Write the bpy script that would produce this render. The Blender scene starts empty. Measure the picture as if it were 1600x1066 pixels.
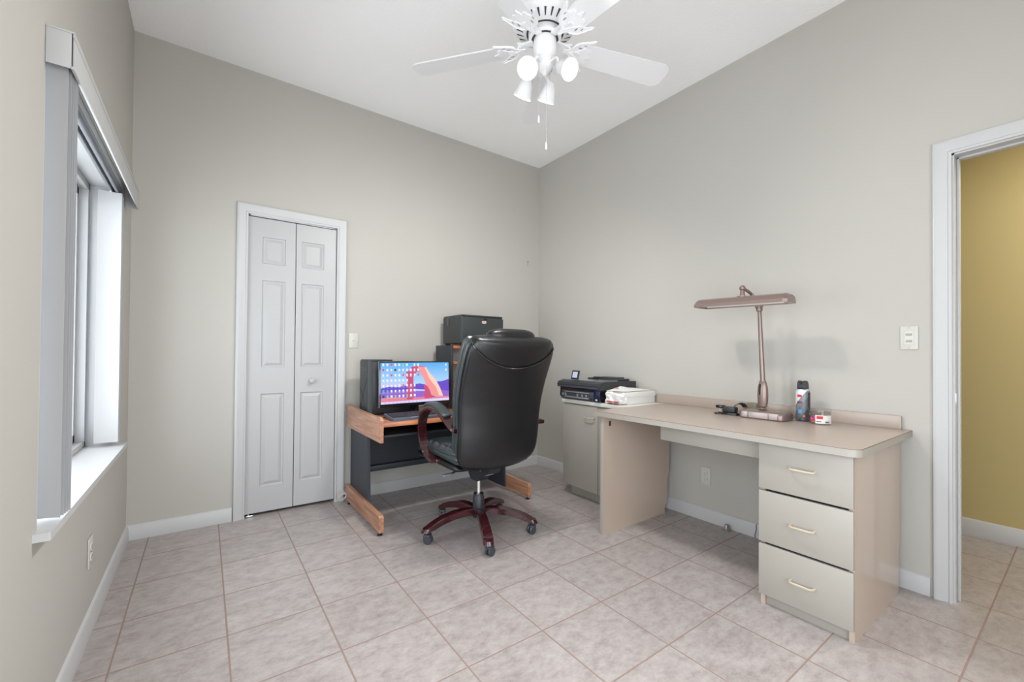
import bpy, bmesh, math, random
from mathutils import Vector, Matrix
random.seed(7)
PI = math.pi
SC = bpy.context.scene
COL = SC.collection

# ------------------------------------------------------------------ camera
cam_d = bpy.data.cameras.new('camera')
cam = bpy.data.objects.new('camera', cam_d); COL.objects.link(cam)
r_ = Vector((0.81059119, -0.58556312, 0.00760027)); u_ = Vector((-0.01238885, -0.00417149, 0.99991455)); f_ = Vector((0.58548138, 0.81061608, 0.01063583))
M_ = Matrix((r_, u_, -f_)).transposed().to_4x4()
M_.translation = Vector((-2.7416, -3.3254, 1.1048))
cam.matrix_world = M_
cam_d.sensor_width = 36; cam_d.lens = 663.081/1600*36
cam_d.shift_x = 0.00102; cam_d.shift_y = 0.00855
cam_d.clip_start = 0.02
SC.camera = cam
def lamp(name, kind, loc, energy, color=(1, 1, 1), parent=None, **k):
    d = bpy.data.lights.new(name, kind); d.energy = energy; d.color = color
    for a, v in k.items(): setattr(d, a, v)
    o = bpy.data.objects.new(name, d); o.location = loc; COL.objects.link(o)
    if parent: o.parent = parent
    return o
# ------------------------------------------------------------------ world, exposure
SC.view_settings.view_transform = 'Standard'; SC.view_settings.look = 'None'
SC.view_settings.gamma = 1; SC.view_settings.use_curve_mapping = False
SC.view_settings.exposure = 0.25
W = bpy.data.worlds.new('world'); SC.world = W; W.use_nodes = True
bg = W.node_tree.nodes['Background']
bg.inputs[0].default_value = (0.88, 0.94, 1.0, 1); bg.inputs[1].default_value = 5.1
PORTAL = lamp('window_daylight_portal', 'AREA', (-3.33, -.99, 1.28), 0, shape='RECTANGLE', size=1.36, size_y=1.36)
PORTAL.data.cycles.is_portal = True; PORTAL.rotation_euler = (0, -math.pi/2, 0)
PORTAL2 = lamp('rear_fill_portal', 'AREA', (-2.0, -3.99, 1.10), 0, shape='RECTANGLE', size=1.7, size_y=1.70)  # portal for the opening added behind the camera to brighten the room
PORTAL3 = lamp('side_fill_portal', 'AREA', (-3.34, -3.125, 1.10), 0, shape='RECTANGLE', size=1.70, size_y=1.25)  # portal for the added out-of-view opening in the left wall, fill light
PORTAL3.data.cycles.is_portal = True; PORTAL3.rotation_euler = (0, -math.pi/2, 0)
PORTAL2.data.cycles.is_portal = True; PORTAL2.rotation_euler = (math.pi/2, 0, 0)
SC.cycles.max_bounces = 10; SC.cycles.diffuse_bounces = 7

HALL = lamp('hall_fill_light', 'AREA', (0.60, -3.9, 2.45), 22, (1, 0.97, 0.92), shape='DISK', size=0.9)  # unseen lamp added to brighten the hall

# ------------------------------------------------------------------ materials
MATS = {}
def mat(name, col, rough=0.5, metal=0.0, noise=0.0, nscale=20, bump=0.0, bscale=200, coat=0.0, spec=0.5, emit=None, estr=0.0, stretch=None):
    if name in MATS: return MATS[name]
    m = bpy.data.materials.new(name); m.use_nodes = True; nt = m.node_tree; N = nt.nodes; L = nt.links
    p = N['Principled BSDF']
    p.inputs['Base Color'].default_value = (*col, 1); p.inputs['Roughness'].default_value = rough
    p.inputs['Metallic'].default_value = metal; p.inputs['Coat Weight'].default_value = coat
    p.inputs['Specular IOR Level'].default_value = spec
    if emit:
        p.inputs['Emission Color'].default_value = (*emit, 1); p.inputs['Emission Strength'].default_value = estr
    tc = N.new('ShaderNodeTexCoord'); mp = N.new('ShaderNodeMapping'); L.new(tc.outputs['Object'], mp.inputs[0])
    if stretch: mp.inputs['Scale'].default_value = stretch
    nz = N.new('ShaderNodeTexNoise'); nz.inputs['Scale'].default_value = nscale; nz.inputs['Detail'].default_value = 5
    L.new(mp.outputs[0], nz.inputs[0])
    mx = N.new('ShaderNodeMix'); mx.data_type = 'RGBA'
    a = noise
    mx.inputs[6].default_value = (*[max(0, c*(1-a)) for c in col], 1); mx.inputs[7].default_value = (*[min(1, c*(1+a)) for c in col], 1)
    L.new(nz.outputs[0], mx.inputs[0]); L.new(mx.outputs[2], p.inputs['Base Color'])
    if bump:
        n2 = N.new('ShaderNodeTexNoise'); n2.inputs['Scale'].default_value = bscale; n2.inputs['Detail'].default_value = 3
        L.new(mp.outputs[0], n2.inputs[0])
        b = N.new('ShaderNodeBump'); b.inputs['Strength'].default_value = bump; b.inputs['Distance'].default_value = 0.002
        L.new(n2.outputs[0], b.inputs['Height']); L.new(b.outputs[0], p.inputs['Normal'])
    MATS[name] = m
    return m
def srgb(r, g, b):
    f = lambda c: (c/255/12.92 if c <= 10 else ((c/255+0.055)/1.055)**2.4)
    return (f(r), f(g), f(b))
WALL = mat('wall_paint', srgb(184, 181, 174), 0.75, noise=0.012, nscale=3, bump=0.15, bscale=160, spec=0.25)
CEIL = mat('ceiling_paint', srgb(250, 250, 250), 0.95, noise=0.02, nscale=60, bump=0.9, bscale=70, spec=0.1)
HALLP = mat('olive_paint', srgb(190, 174, 124), 0.8, noise=0.012, nscale=3, bump=0.1, bscale=160, spec=0.25)
TRIM = mat('white_trim', srgb(190, 190, 190), 0.38, noise=0.01, nscale=8)
DOORW = mat('white_door', srgb(178, 178, 178), 0.42, noise=0.01, nscale=8)
DARK = mat('dark_void', (0.02, 0.02, 0.02), 0.9, noise=0.1)
CREAM = mat('cream_laminate', srgb(158, 153, 144), 0.42, noise=0.012, nscale=6)
BEIGE = mat('beige_laminate', srgb(182, 164, 149), 0.22, noise=0.02, nscale=10, stretch=(1, 1, .1), coat=.3)
TOPL = mat('top_laminate', srgb(172, 158, 147), 0.3, noise=0.025, nscale=12)
BROWNEDGE = mat('brown_edge', srgb(120, 92, 80), 0.5, noise=0.05)
HANDLE = mat('handle_ivory', srgb(190, 175, 155), 0.35, noise=0.02)
BRONZE = mat('bronze_enamel', srgb(134, 115, 108), 0.3, metal=0.45, noise=0.03, nscale=5, coat=.3)
BRONZEG = mat('bronze_grey_enamel', srgb(182, 172, 170), 0.35, metal=0.25, noise=0.05, nscale=30, stretch=(1, .05, 3))
REFL = mat('reflector_white', srgb(225, 230, 215), 0.3, noise=0.02)
CHROME = mat('chrome', (0.75, 0.75, 0.76), 0.15, metal=1.0, noise=0.01)
LEATHER = mat('black_leather', srgb(16, 16, 19), 0.33, noise=0.12, nscale=14, bump=0.35, bscale=260, spec=0.6)
LEATHERG = mat('black_leather_sheen', srgb(44, 55, 57), 0.3, noise=0.1, nscale=14, bump=0.3, bscale=260, spec=0.8)  # lighter teal base paints the window sheen onto the black leather
BPLAST = mat('black_plastic', srgb(44, 46, 50), 0.42, noise=0.06, nscale=30, bump=0.1, bscale=500)
BGLOSS = mat('black_gloss', srgb(22, 22, 26), 0.12, noise=0.05, coat=.5)
BLAM = mat('black_laminate', srgb(42, 47, 54), 0.5, noise=0.1, nscale=30)
GREYP = mat('grey_plastic', srgb(120, 122, 126), 0.4, noise=0.04)
CHERRY = None
def wood(name, c1, c2, scale, axis, rough=0.35, coat=0.2):
    m = bpy.data.materials.new(name); m.use_nodes = True; N = m.node_tree.nodes; L = m.node_tree.links
    p = N['Principled BSDF']; p.inputs['Roughness'].default_value = rough; p.inputs['Coat Weight'].default_value = coat
    tc = N.new('ShaderNodeTexCoord'); mp = N.new('ShaderNodeMapping')
    s = [14, 14, 14]; s[axis] = 1.2; mp.inputs['Scale'].default_value = s
    L.new(tc.outputs['Object'], mp.inputs[0])
    nz = N.new('ShaderNodeTexNoise'); nz.inputs['Scale'].default_value = scale; nz.inputs['Detail'].default_value = 8; nz.inputs['Distortion'].default_value = 1.2
    L.new(mp.outputs[0], nz.inputs[0])
    rp = N.new('ShaderNodeValToRGB'); rp.color_ramp.elements[0].position = .35; rp.color_ramp.elements[1].position = .68
    rp.color_ramp.elements[0].color = (*c1, 1); rp.color_ramp.elements[1].color = (*c2, 1)
    L.new(nz.outputs[0], rp.inputs[0]); L.new(rp.outputs[0], p.inputs['Base Color'])
    return m
OAK = wood('oak_laminate', srgb(146, 98, 74), srgb(192, 142, 112), 2.2, 1)
OAKX = wood('oak_laminate_across', srgb(160, 92, 56), srgb(206, 136, 92), 2.2, 0)
CHERRY = wood('cherry_wood', srgb(38, 13, 17), srgb(74, 26, 32), 3, 0, 0.22, 0.5)

def tile_mat():
    m = bpy.data.materials.new('floor_tiles'); m.use_nodes = True; N = m.node_tree.nodes; L = m.node_tree.links
    p = N['Principled BSDF']
    g = N.new('ShaderNodeNewGeometry'); sp = N.new('ShaderNodeSeparateXYZ'); L.new(g.outputs['Position'], sp.inputs[0])
    def mth(op, a, b=None, c=None):
        n = N.new('ShaderNodeMath'); n.operation = op
        for i, v in enumerate((a, b, c)):
            if v is None: continue
            if isinstance(v, (int, float)): n.inputs[i].default_value = v
            else: L.new(v, n.inputs[i])
        return n.outputs[0]
    T = 0.3415; gw = 0.0032/T
    es, ids = [], []
    for ax, off in ((0, -2.997), (1, -0.310)):
        t = mth('DIVIDE', mth('SUBTRACT', sp.outputs[ax], off), T)
        fr = mth('FRACT', t); ids.append(mth('FLOOR', t))
        es.append(mth('MINIMUM', fr, mth('SUBTRACT', 1, fr)))
    e = mth('MINIMUM', es[0], es[1])
    mr = N.new('ShaderNodeMapRange'); mr.inputs[1].default_value = gw*0.6; mr.inputs[2].default_value = gw*1.3
    L.new(e, mr.inputs[0])
    cx = N.new('ShaderNodeCombineXYZ'); L.new(ids[0], cx.inputs[0]); L.new(ids[1], cx.inputs[1])
    wn = N.new('ShaderNodeTexWhiteNoise'); L.new(cx.outputs[0], wn.inputs[0])
    ad = N.new('ShaderNodeVectorMath'); ad.operation = 'ADD'; L.new(g.outputs['Position'], ad.inputs[0])
    sc = N.new('ShaderNodeVectorMath'); sc.operation = 'SCALE'; L.new(wn.outputs['Color'], sc.inputs[0]); sc.inputs['Scale'].default_value = 7
    L.new(sc.outputs[0], ad.inputs[1])
    mp = N.new('ShaderNodeMapping'); mp.inputs['Scale'].default_value = (1, 1.6, 1); L.new(ad.outputs[0], mp.inputs[0])
    nz = N.new('ShaderNodeTexNoise'); nz.inputs['Scale'].default_value = 15; nz.inputs['Detail'].default_value = 12; nz.inputs['Roughness'].default_value = .80
    L.new(mp.outputs[0], nz.inputs[0])
    rp = N.new('ShaderNodeValToRGB'); E = rp.color_ramp.elements
    E[0].position = .30; E[0].color = (*srgb(134, 123, 119), 1); E[1].position = .66; E[1].color = (*srgb(180, 173, 171), 1)
    x = E.new(.47); x.color = (*srgb(161, 152, 149), 1)
    L.new(nz.outputs[0], rp.inputs[0])
    hv = N.new('ShaderNodeHueSaturation'); L.new(rp.outputs[0], hv.inputs['Color'])
    L.new(mth('ADD', mth('MULTIPLY', wn.outputs['Value'], .07), .965), hv.inputs['Value'])
    mx = N.new('ShaderNodeMix'); mx.data_type = 'RGBA'; L.new(mr.outputs[0], mx.inputs[0])
    mx.inputs[6].default_value = (*srgb(146, 124, 115), 1); L.new(hv.outputs[0], mx.inputs[7]); L.new(mx.outputs[2], p.inputs['Base Color'])
    L.new(mth('SUBTRACT', .75, mth('MULTIPLY', mr.outputs[0], .47)), p.inputs['Roughness'])
    b = N.new('ShaderNodeBump'); b.inputs['Strength'].default_value = .5; b.inputs['Distance'].default_value = .002
    L.new(mth('ADD', mr.outputs[0], mth('MULTIPLY', nz.outputs[0], .25)), b.inputs['Height']); L.new(b.outputs[0], p.inputs['Normal'])
    return m
TILE = tile_mat()
def glassy(name, col, f=0.12):
    m = bpy.data.materials.new(name); m.use_nodes = True; N = m.node_tree.nodes; L = m.node_tree.links
    N.remove(N['Principled BSDF']); o = N['Material Output']
    t = N.new('ShaderNodeBsdfTransparent'); t.inputs[0].default_value = (*col, 1)
    g = N.new('ShaderNodeBsdfGlossy'); g.inputs['Roughness'].default_value = .05
    fr = N.new('ShaderNodeLayerWeight'); pw = N.new('ShaderNodeMath'); pw.operation = 'POWER'; pw.inputs[1].default_value = 5
    L.new(fr.outputs['Facing'], pw.inputs[0]); ml = N.new('ShaderNodeMath'); ml.operation = 'MULTIPLY_ADD'; ml.inputs[1].default_value = .6; ml.inputs[2].default_value = .04; L.new(pw.outputs[0], ml.inputs[0])
    x = N.new('ShaderNodeMixShader'); L.new(ml.outputs[0], x.inputs[0]); L.new(t.outputs[0], x.inputs[1]); L.new(g.outputs[0], x.inputs[2]); L.new(x.outputs[0], o.inputs[0])
    return m
GLASS = glassy('window_glass', (0.97, 0.98, 0.98)); CLEAR = glassy('clear_plastic', (0.95, 0.95, 0.945))
def emis(name, col, s):
    m = bpy.data.materials.new(name); m.use_nodes = True; p = m.node_tree.nodes['Principled BSDF']
    p.inputs['Base Color'].default_value = (0.02, 0.02, 0.02, 1); p.inputs['Emission Color'].default_value = (*col, 1); p.inputs['Emission Strength'].default_value = s
    p.inputs['Roughness'].default_value = .3
    return m
BULB = emis('bulb_glow', (1, 0.98, 0.95), 5)

# ------------------------------------------------------------------ mesh helpers
def BM(): return bmesh.new()
def box(bm, x0, x1, y0, y1, z0, z1, bev=0.0, seg=2, M=None):
    x0, x1 = sorted((x0, x1)); y0, y1 = sorted((y0, y1)); z0, z1 = sorted((z0, z1))
    r = bmesh.ops.create_cube(bm, size=1)
    vs = r['verts']
    for v in vs: v.co = Vector(((x0+x1)/2+v.co.x*(x1-x0), (y0+y1)/2+v.co.y*(y1-y0), (z0+z1)/2+v.co.z*(z1-z0)))
    if bev > 0:
        es = list({e for v in vs for e in v.link_edges})
        rr = bmesh.ops.bevel(bm, geom=es, offset=bev, segments=seg, affect='EDGES', profile=.5)
        vs = list({v for f in rr['faces'] for v in f.verts} | {v for v in vs if v.is_valid})
    if M is not None:
        for v in vs: v.co = M @ v.co
    return vs
def lathe(bm, prof, n=24, M=None, cap=True):
    rings = []
    for (r, z) in prof:
        ring = []
        for i in range(n):
            a = 2*PI*i/n; c = Vector((r*math.cos(a), r*math.sin(a), z))
            ring.append(bm.verts.new(M @ c if M is not None else c))
        rings.append(ring)
    for a, b in zip(rings, rings[1:]):
        for i in range(n): bm.faces.new((a[i], a[(i+1) % n], b[(i+1) % n], b[i]))
    if cap:
        bm.faces.new(rings[0][::-1]); bm.faces.new(rings[-1])
    return rings
def align(p, d):
    d = Vector(d).normalized(); q = Vector((0, 0, 1)).rotation_difference(d)
    M = q.to_matrix().to_4x4(); M.translation = Vector(p); return M
def cyl(bm, p, q, r, r2=None, n=16):
    p = Vector(p); q = Vector(q); L = (q-p).length
    return lathe(bm, [(r, 0), (r if r2 is None else r2, L)], n, align(p, q-p))
def frames(pts):
    T = []
    for i in range(len(pts)):
        a = pts[max(0, i-1)]; b = pts[min(len(pts)-1, i+1)]
        T.append((b-a).normalized())
    return T
def sweep(bm, pts, prof, up=Vector((0, 0, 1)), scales=None, closed=False):
    """sweep a closed 2D profile (side, up) along pts"""
    pts = [Vector(p) for p in pts]; T = frames(pts)
    if closed:
        n = len(pts); T = [(pts[(i+1) % n]-pts[i-1]).normalized() for i in range(n)]
    rings = []; prev = None
    for i, (p, t) in enumerate(zip(pts, T)):
        if prev is None:
            s = t.cross(up)
            if s.length < 1e-4: s = t.cross(Vector((1, 0, 0)))
            s.normalize()
        else:
            s = prev - t*prev.dot(t); s.normalize()
        prev = s; n_ = s.cross(t)
        k = scales[i] if scales else 1
        rings.append([bm.verts.new(p + s*a*k + n_*b*k) for a, b in prof])
    m = len(prof)
    seq = list(zip(rings, rings[1:])) + ([(rings[-1], rings[0])] if closed else [])
    for a, b in seq:
        for j in range(m): bm.faces.new((a[j], a[(j+1) % m], b[(j+1) % m], b[j]))
    if not closed:
        bm.faces.new(rings[0][::-1]); bm.faces.new(rings[-1])
def circ(r, n=10): return [(r*math.cos(2*PI*i/n), r*math.sin(2*PI*i/n)) for i in range(n)]
def tube(bm, pts, r, n=10, **k): sweep(bm, pts, circ(r, n), **k)
def smooth_path(pts, n=8):
    pts = [Vector(p) for p in pts]; out = []
    for i in range(len(pts)-1):
        p0 = pts[max(i-1, 0)]; p1 = pts[i]; p2 = pts[i+1]; p3 = pts[min(i+2, len(pts)-1)]
        for k in range(n):
            t = k/n
            out.append(0.5*((2*p1)+(-p0+p2)*t+(2*p0-5*p1+4*p2-p3)*t*t+(-p0+3*p1-3*p2+p3)*t**3))
    out.append(pts[-1]); return out
def prism(bm, poly, d0, d1, plane='xz', M=None):
    """extrude polygon; plane 'xz' extrudes along y, 'yz' along x, 'xy' along z"""
    def P(a, b, d):
        c = Vector((a, d, b)) if plane == 'xz' else Vector((d, a, b)) if plane == 'yz' else Vector((a, b, d))
        return M @ c if M is not None else c
    A = [bm.verts.new(P(a, b, d0)) for a, b in poly]; B = [bm.verts.new(P(a, b, d1)) for a, b in poly]
    n = len(poly); fs = []
    for i in range(n): fs.append(bm.faces.new((A[i], A[(i+1) % n], B[(i+1) % n], B[i])))
    fs.append(bm.faces.new(A[::-1])); fs.append(bm.faces.new(B))
    return fs
def rrect(x0, x1, y0, y1, r, n=6, corners=(1, 1, 1, 1)):
    out = []
    for k, (cx, cy, a0) in enumerate(((x1-r, y1-r, 0), (x0+r, y1-r, 90), (x0+r, y0+r, 180), (x1-r, y0+r, 270))):
        if corners[k]:
            for i in range(n+1):
                a = math.radians(a0+90*i/n); out.append((cx+r*math.cos(a), cy+r*math.sin(a)))
        else:
            out.append(((x1, y1), (x0, y1), (x0, y0), (x1, y0))[k])
    return out
def obj(name, bm, material, parent=None, smooth=True, angle=35):
    bmesh.ops.recalc_face_normals(bm, faces=bm.faces)
    me = bpy.data.meshes.new(name); 
    if smooth:
        for f in bm.faces: f.smooth = True
        for e in bm.edges:
            if len(e.link_faces) == 2 and e.calc_face_angle(0) > math.radians(angle): e.smooth = False
    bm.to_mesh(me); bm.free()
    for m in (material if isinstance(material, (list, tuple)) else [material]): me.materials.append(m)
    o = bpy.data.objects.new(name, me); COL.objects.link(o)
    if parent: 
        o.parent = parent
        o.matrix_parent_inverse = PINV(parent)
    return o
def PINV(p):
    """inverse of the parent's world matrix (things sit at their base, parts are modelled in place)"""
    return Matrix.Translation(p.location).inverted()
def thing(name, label, cat, loc, group=None):
    """Empty at the thing's base; children are modelled in world coordinates"""
    o = bpy.data.objects.new(name, None); COL.objects.link(o); o.location = loc; o.empty_display_size = .05
    o['base'] = 1; o['label'] = label; o['category'] = cat
    if group: o['group'] = group
    return o
def tag(o, label, cat, group=None):
    o['label'] = label; o['category'] = cat
    if group: o['group'] = group
    return o
def struct(name, bm, m, parent=None, **k):
    o = obj(name, bm, m, parent, **k)
    if parent is None: o['kind'] = 'structure'
    return o
def sroot(name, loc):
    o = bpy.data.objects.new(name, None); COL.objects.link(o); o.location = loc; o['base'] = 1; o['kind'] = 'structure'; o.empty_display_size = .05
    return o
def copy_tree(o, parent=None):
    c = o.copy(); COL.objects.link(c)
    if parent: c.parent = parent; c.matrix_parent_inverse = o.matrix_parent_inverse.copy()
    for ch in list(o.children): copy_tree(ch, c)
    return c

# ------------------------------------------------------------------ room shell
XL, YB, H = -3.10, 0.0, 3.0
YF = -3.90
b = BM(); box(b, -3.4, 1.3, -5.0, .75, -.1, 0); struct('floor', b, TILE)
b = BM(); box(b, -3.35, .11, YF, .12, H, H+.1); struct('ceiling', b, CEIL)
# back wall with closet opening
CX0, CX1, CZ = -2.520, -1.942, 2.040
b = BM()
box(b, -3.35, CX0, 0, .12, 0, H); box(b, CX1, .11, 0, .12, 0, H); box(b, CX0, CX1, 0, .12, CZ, H)
struct('wall_back', b, WALL)
b = BM(); box(b, CX0-.1, CX1+.1, .62, .66, 0, 2.2); box(b, CX0-.14, CX0-.1, .12, .66, 0, 2.2); box(b, CX1+.1, CX1+.14, .12, .66, 0, 2.2); box(b, CX0-.14, CX1+.14, .12, .66, 2.2, 2.24)
struct('wall_closet', b, DARK)
# left wall with window opening, plus an added unseen opening for fill light
WY0, WY1, WZ0, WZ1 = -1.66, -0.315, 0.605, 1.955
b = BM()
box(b, -3.35, XL, -2.50, WY0, 0, H); box(b, -3.35, XL, YF, -3.75, 0, H); box(b, -3.35, XL, -3.75, -2.50, 0, .25); box(b, -3.35, XL, -3.75, -2.50, 1.95, H); box(b, -3.35, XL, WY1, 0, 0, H); box(b, -3.35, XL, WY0, WY1, 0, WZ0); box(b, -3.35, XL, WY0, WY1, WZ1, H)
struct('wall_left', b, WALL)
# right wall with door opening
DY0, DZ = -2.935, 2.035
b = BM()
box(b, 0, .11, DY0, .12, 0, H); box(b, 0, .11, -3.75, DY0, DZ, H); box(b, 0, .11, YF, -3.75, 0, H)
struct('wall_right', b, WALL)
# wall behind the camera, with a wide opening added to let in fill light
b = BM(); box(b, -3.35, .11, YF-.12, YF, 1.95, H); box(b, -3.35, .11, YF-.12, YF, 0, .25); box(b, -3.35, -2.85, YF-.12, YF, .25, 1.95); box(b, -1.15, .11, YF-.12, YF, .25, 1.95); struct('wall_front', b, WALL)
# hall
b = BM(); box(b, 1.155, 1.25, -5, .1, 0, 2.5); box(b, .0, 1.25, -5.1, -5, 0, 2.55); box(b, 0, .11, -5, YF-.12, 0, 2.5); box(b, .11, 1.25, -.1, .1, 0, 2.5); struct('wall_hall', b, HALLP)
b = BM(); box(b, .11, 1.25, -5, .1, 2.5, 2.55); struct('ceiling_hall', b, CEIL)

def baseboard(name, p, q, nrm, h=.088, t=.014):
    p = Vector((*p, 0)); q = Vector((*q, 0)); n = Vector((*nrm, 0))
    prof = [(0, 0), (t, 0), (t, h*.72), (t*.75, h*.80), (t*.7, h*.90), (t*.4, h*.97), (0, h)]
    b = BM(); A = [b.verts.new(p+n*a+Vector((0, 0, z))) for a, z in prof]; B = [b.verts.new(q+n*a+Vector((0, 0, z))) for a, z in prof]
    k = len(prof)
    for i in range(k): b.faces.new((A[i], A[(i+1) % k], B[(i+1) % k], B[i]))
    b.faces.new(A[::-1]); b.faces.new(B)
    struct(name, b, TRIM)
baseboard('baseboard_back_left', (XL, 0), (-2.585, 0), (0, -1))
baseboard('baseboard_back_right', (-1.874, 0), (0, 0), (0, -1))
baseboard('baseboard_left', (XL, YF), (XL, 0), (1, 0))
baseboard('baseboard_right', (0, 0), (0, -2.866), (-1, 0))
baseboard('baseboard_hall', (1.155, 0), (1.155, -5), (-1, 0), .10)

def casing(bm, axis, wallpos, nrm, a0, a1, zt, w, head_only_to=None):
    """stepped colonial casing round an opening a0..a1 (a0=outer-side edge), mitred"""
    prof = [(0, 0), (0, .010), (.010, .013), (.014, .009), (.030, .013), (w*.72, .018), (w*.86, .020), (w*.95, .018), (w, .010), (w, 0)]
    lo, hi = min(a0, a1), max(a0, a1)
    def P(a, z, d): return Vector((a, wallpos+nrm*d, z)) if axis == 'x' else Vector((wallpos+nrm*d, a, z))
    secs = []
    for (ca, cz, da, dz) in ((lo, 0, -1, 0), (lo, zt, -1, 1), (hi, zt, 1, 1), (hi, 0, 1, 0)):
        secs.append([bm.verts.new(P(ca+da*o, cz+dz*o, d)) for o, d in prof])
    k = len(prof)
    for A, B in zip(secs, secs[1:]):
        for i in range(k): bm.faces.new((A[i], A[(i+1) % k], B[(i+1) % k], B[i]))
    bm.faces.new(secs[0][::-1]); bm.faces.new(secs[-1])

# closet door: bifold, two leaves of three raised panels
d1 = sroot('door_1', ((CX0+CX1)/2, 0, 0))
b = BM(); casing(b, 'x', 0, -1, CX0+.006, CX1-.006, CZ-.006, .066); obj('door_casing', b, TRIM, d1)
b = BM(); box(b, CX0, CX0+.006, -.001, .12, 0, CZ); box(b, CX1-.006, CX1, -.001, .12, 0, CZ); box(b, CX0, CX1, -.001, .12, CZ-.006, CZ); obj('door_jamb', b, TRIM, d1)
def leaf(x0, x1, panels, z0=.020, z1=2.022, y=.012, t=.034):
    b = BM()
    xs = [x0, panels[0][0], panels[0][1], x1]
    zs = [z0]
    for p in panels: zs += [p[2], p[3]]
    zs = sorted(zs+[z1])
    def V(x, z, d=0): return b.verts.new((x, y+d, z))
    def quad(a, b_, c, d): b.faces.new((a, b_, c, d))
    for i in range(3):
        for j in range(len(zs)-1):
            X0, X1, Z0, Z1 = xs[i], xs[i+1], zs[j], zs[j+1]
            if i == 1 and j % 2 == 1:
                prev = [V(X0, Z0), V(X1, Z0), V(X1, Z1), V(X0, Z1)]
                for ins, dep in ((.004, .007), (.011, .008), (.030, .001), (.033, .001)):
                    cur = [V(X0+ins, Z0+ins, dep), V(X1-ins, Z0+ins, dep), V(X1-ins, Z1-ins, dep), V(X0+ins, Z1-ins, dep)]
                    for k in range(4): quad(prev[k], prev[(k+1) % 4], cur[(k+1) % 4], cur[k])
                    prev = cur
                quad(*prev)
            else: quad(V(X0, Z0), V(X1, Z0), V(X1, Z1), V(X0, Z1))
    for (X0, X1, Z0, Z1) in ((x0, x0, z0, z1), (x1, x1, z0, z1)): quad(V(X0, Z0), V(X0, Z1), V(X0, Z1, t), V(X0, Z0, t))
    quad(V(x0, z1), V(x1, z1), V(x1, z1, t), V(x0, z1, t)); quad(V(x0, z0), V(x1, z0), V(x1, z0, t), V(x0, z0, t)); quad(V(x0, z0, t), V(x1, z0, t), V(x1, z1, t), V(x0, z1, t))
    bmesh.ops.remove_doubles(b, verts=b.verts, dist=1e-5)
    return b
lf = obj('door_leaf', leaf(-2.512, -2.2245, [(-2.428, -2.286, .192, .822), (-2.428, -2.286, 1.003, 1.598), (-2.428, -2.286, 1.712, 1.895)]), DOORW, d1, smooth=False)
rf = obj('door_leaf', leaf(-2.2195, -1.951, [(-2.183, -2.035, .192, .822), (-2.183, -2.035, 1.003, 1.598), (-2.183, -2.035, 1.712, 1.900)]), DOORW, d1, smooth=False)
b = BM(); lathe(b, [(.010, 0), (.010, .012), (.017, .018), (.020, .027), (.017, .034), (.006, .038)], 20, align((-2.112, .013, .903), (0, -1, 0))); obj('door_knob', b, DOORW, rf)
b = BM(); box(b, -2.505, -2.46, .0, .03, .002, .012, .002); cyl(b, (-2.49, .018, .003), (-2.49, .018, .020), .005); obj('floor_pivot', b, CHROME, d1)
b = BM(); box(b, CX0+.02, CX1-.02, .014, .04, CZ-.012, CZ-.006); obj('door_track', b, CHROME, d1)

# hall doorway
d2 = sroot('door_2', (0, -3.34, 0))
b = BM(); casing(b, 'y', 0, -1, DY0-.004, -3.75+.004, DZ-.004, .064); casing(b, 'y', .11, 1, DY0-.004, -3.75+.004, DZ-.004, .064); obj('door_casing', b, TRIM, d2)
b = BM()
box(b, -.001, .111, DY0-.012, DY0, 0, DZ); box(b, -.001, .111, -3.75, -3.738, 0, DZ); box(b, -.001, .111, -3.75, DY0, DZ-.012, DZ)
box(b, .045, .075, DY0-.022, DY0-.012, 0, DZ-.012, .002); box(b, .045, .075, -3.738, DY0-.012, DZ-.022, DZ-.012, .002)
obj('door_jamb', b, TRIM, d2)
b = BM(); box(b, .012, .038, DY0-.0135, DY0-.0115, .885, .945, .0005); obj('strike_plate', b, CHROME, d2)

# window
w1 = sroot('window_1', (-3.2, -.99, .6))
b = BM()
FX = -3.225
for (y0, y1, z0, z1) in ((WY0, WY1, WZ0, WZ0+.045), (WY0, WY1, WZ1-.035, WZ1), (WY0, WY0+.035, WZ0, WZ1), (WY1-.028, WY1, WZ0, WZ1)):
    box(b, FX-.06, FX, y0, y1, z0, z1, .003)
obj('window_frame', b, TRIM, w1)
b = BM()
for (ya, yb, xx) in ((-.345, -.66, FX-.035), (-.63, -1.625, FX-.055)):
    for (y0, y1, z0, z1) in ((yb, ya, WZ0+.045, WZ0+.085), (yb, ya, WZ1-.07, WZ1-.035), (ya-.03, ya, WZ0+.045, WZ1-.035), (yb, yb+.035, WZ0+.045, WZ1-.035)):
        box(b, xx-.02, xx, y0, y1, z0, z1, .002)
obj('window_sash', b, TRIM, w1)
b = BM(); box(b, FX-.034, FX-.031, -.663, -.659, WZ0+.045, WZ1-.04); obj('sash_gasket', b, BPLAST, w1)
b = BM(); box(b, FX-.047, FX-.043, -.66, -.345, WZ0+.05, WZ1-.04); box(b, FX-.067, FX-.063, -1.62, -.63, WZ0+.05, WZ1-.04); obj('window_pane', b, GLASS, w1)
b = BM(); box(b, FX-.001, XL, WY1-.004, WY1, WZ0, WZ1); box(b, FX-.001, XL, WY0, WY0+.004, WZ0, WZ1); box(b, FX-.001, XL, WY0, WY1, WZ1-.004, WZ1); obj('window_reveal', b, TRIM, w1)
b = BM(); prism(b, rrect(FX+.001, -3.066, -1.695, -.292, .004, 3), WZ0-.004, WZ0+.018, 'xy')
M0 = None
obj('window_sill', b, TRIM, w1)

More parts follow.
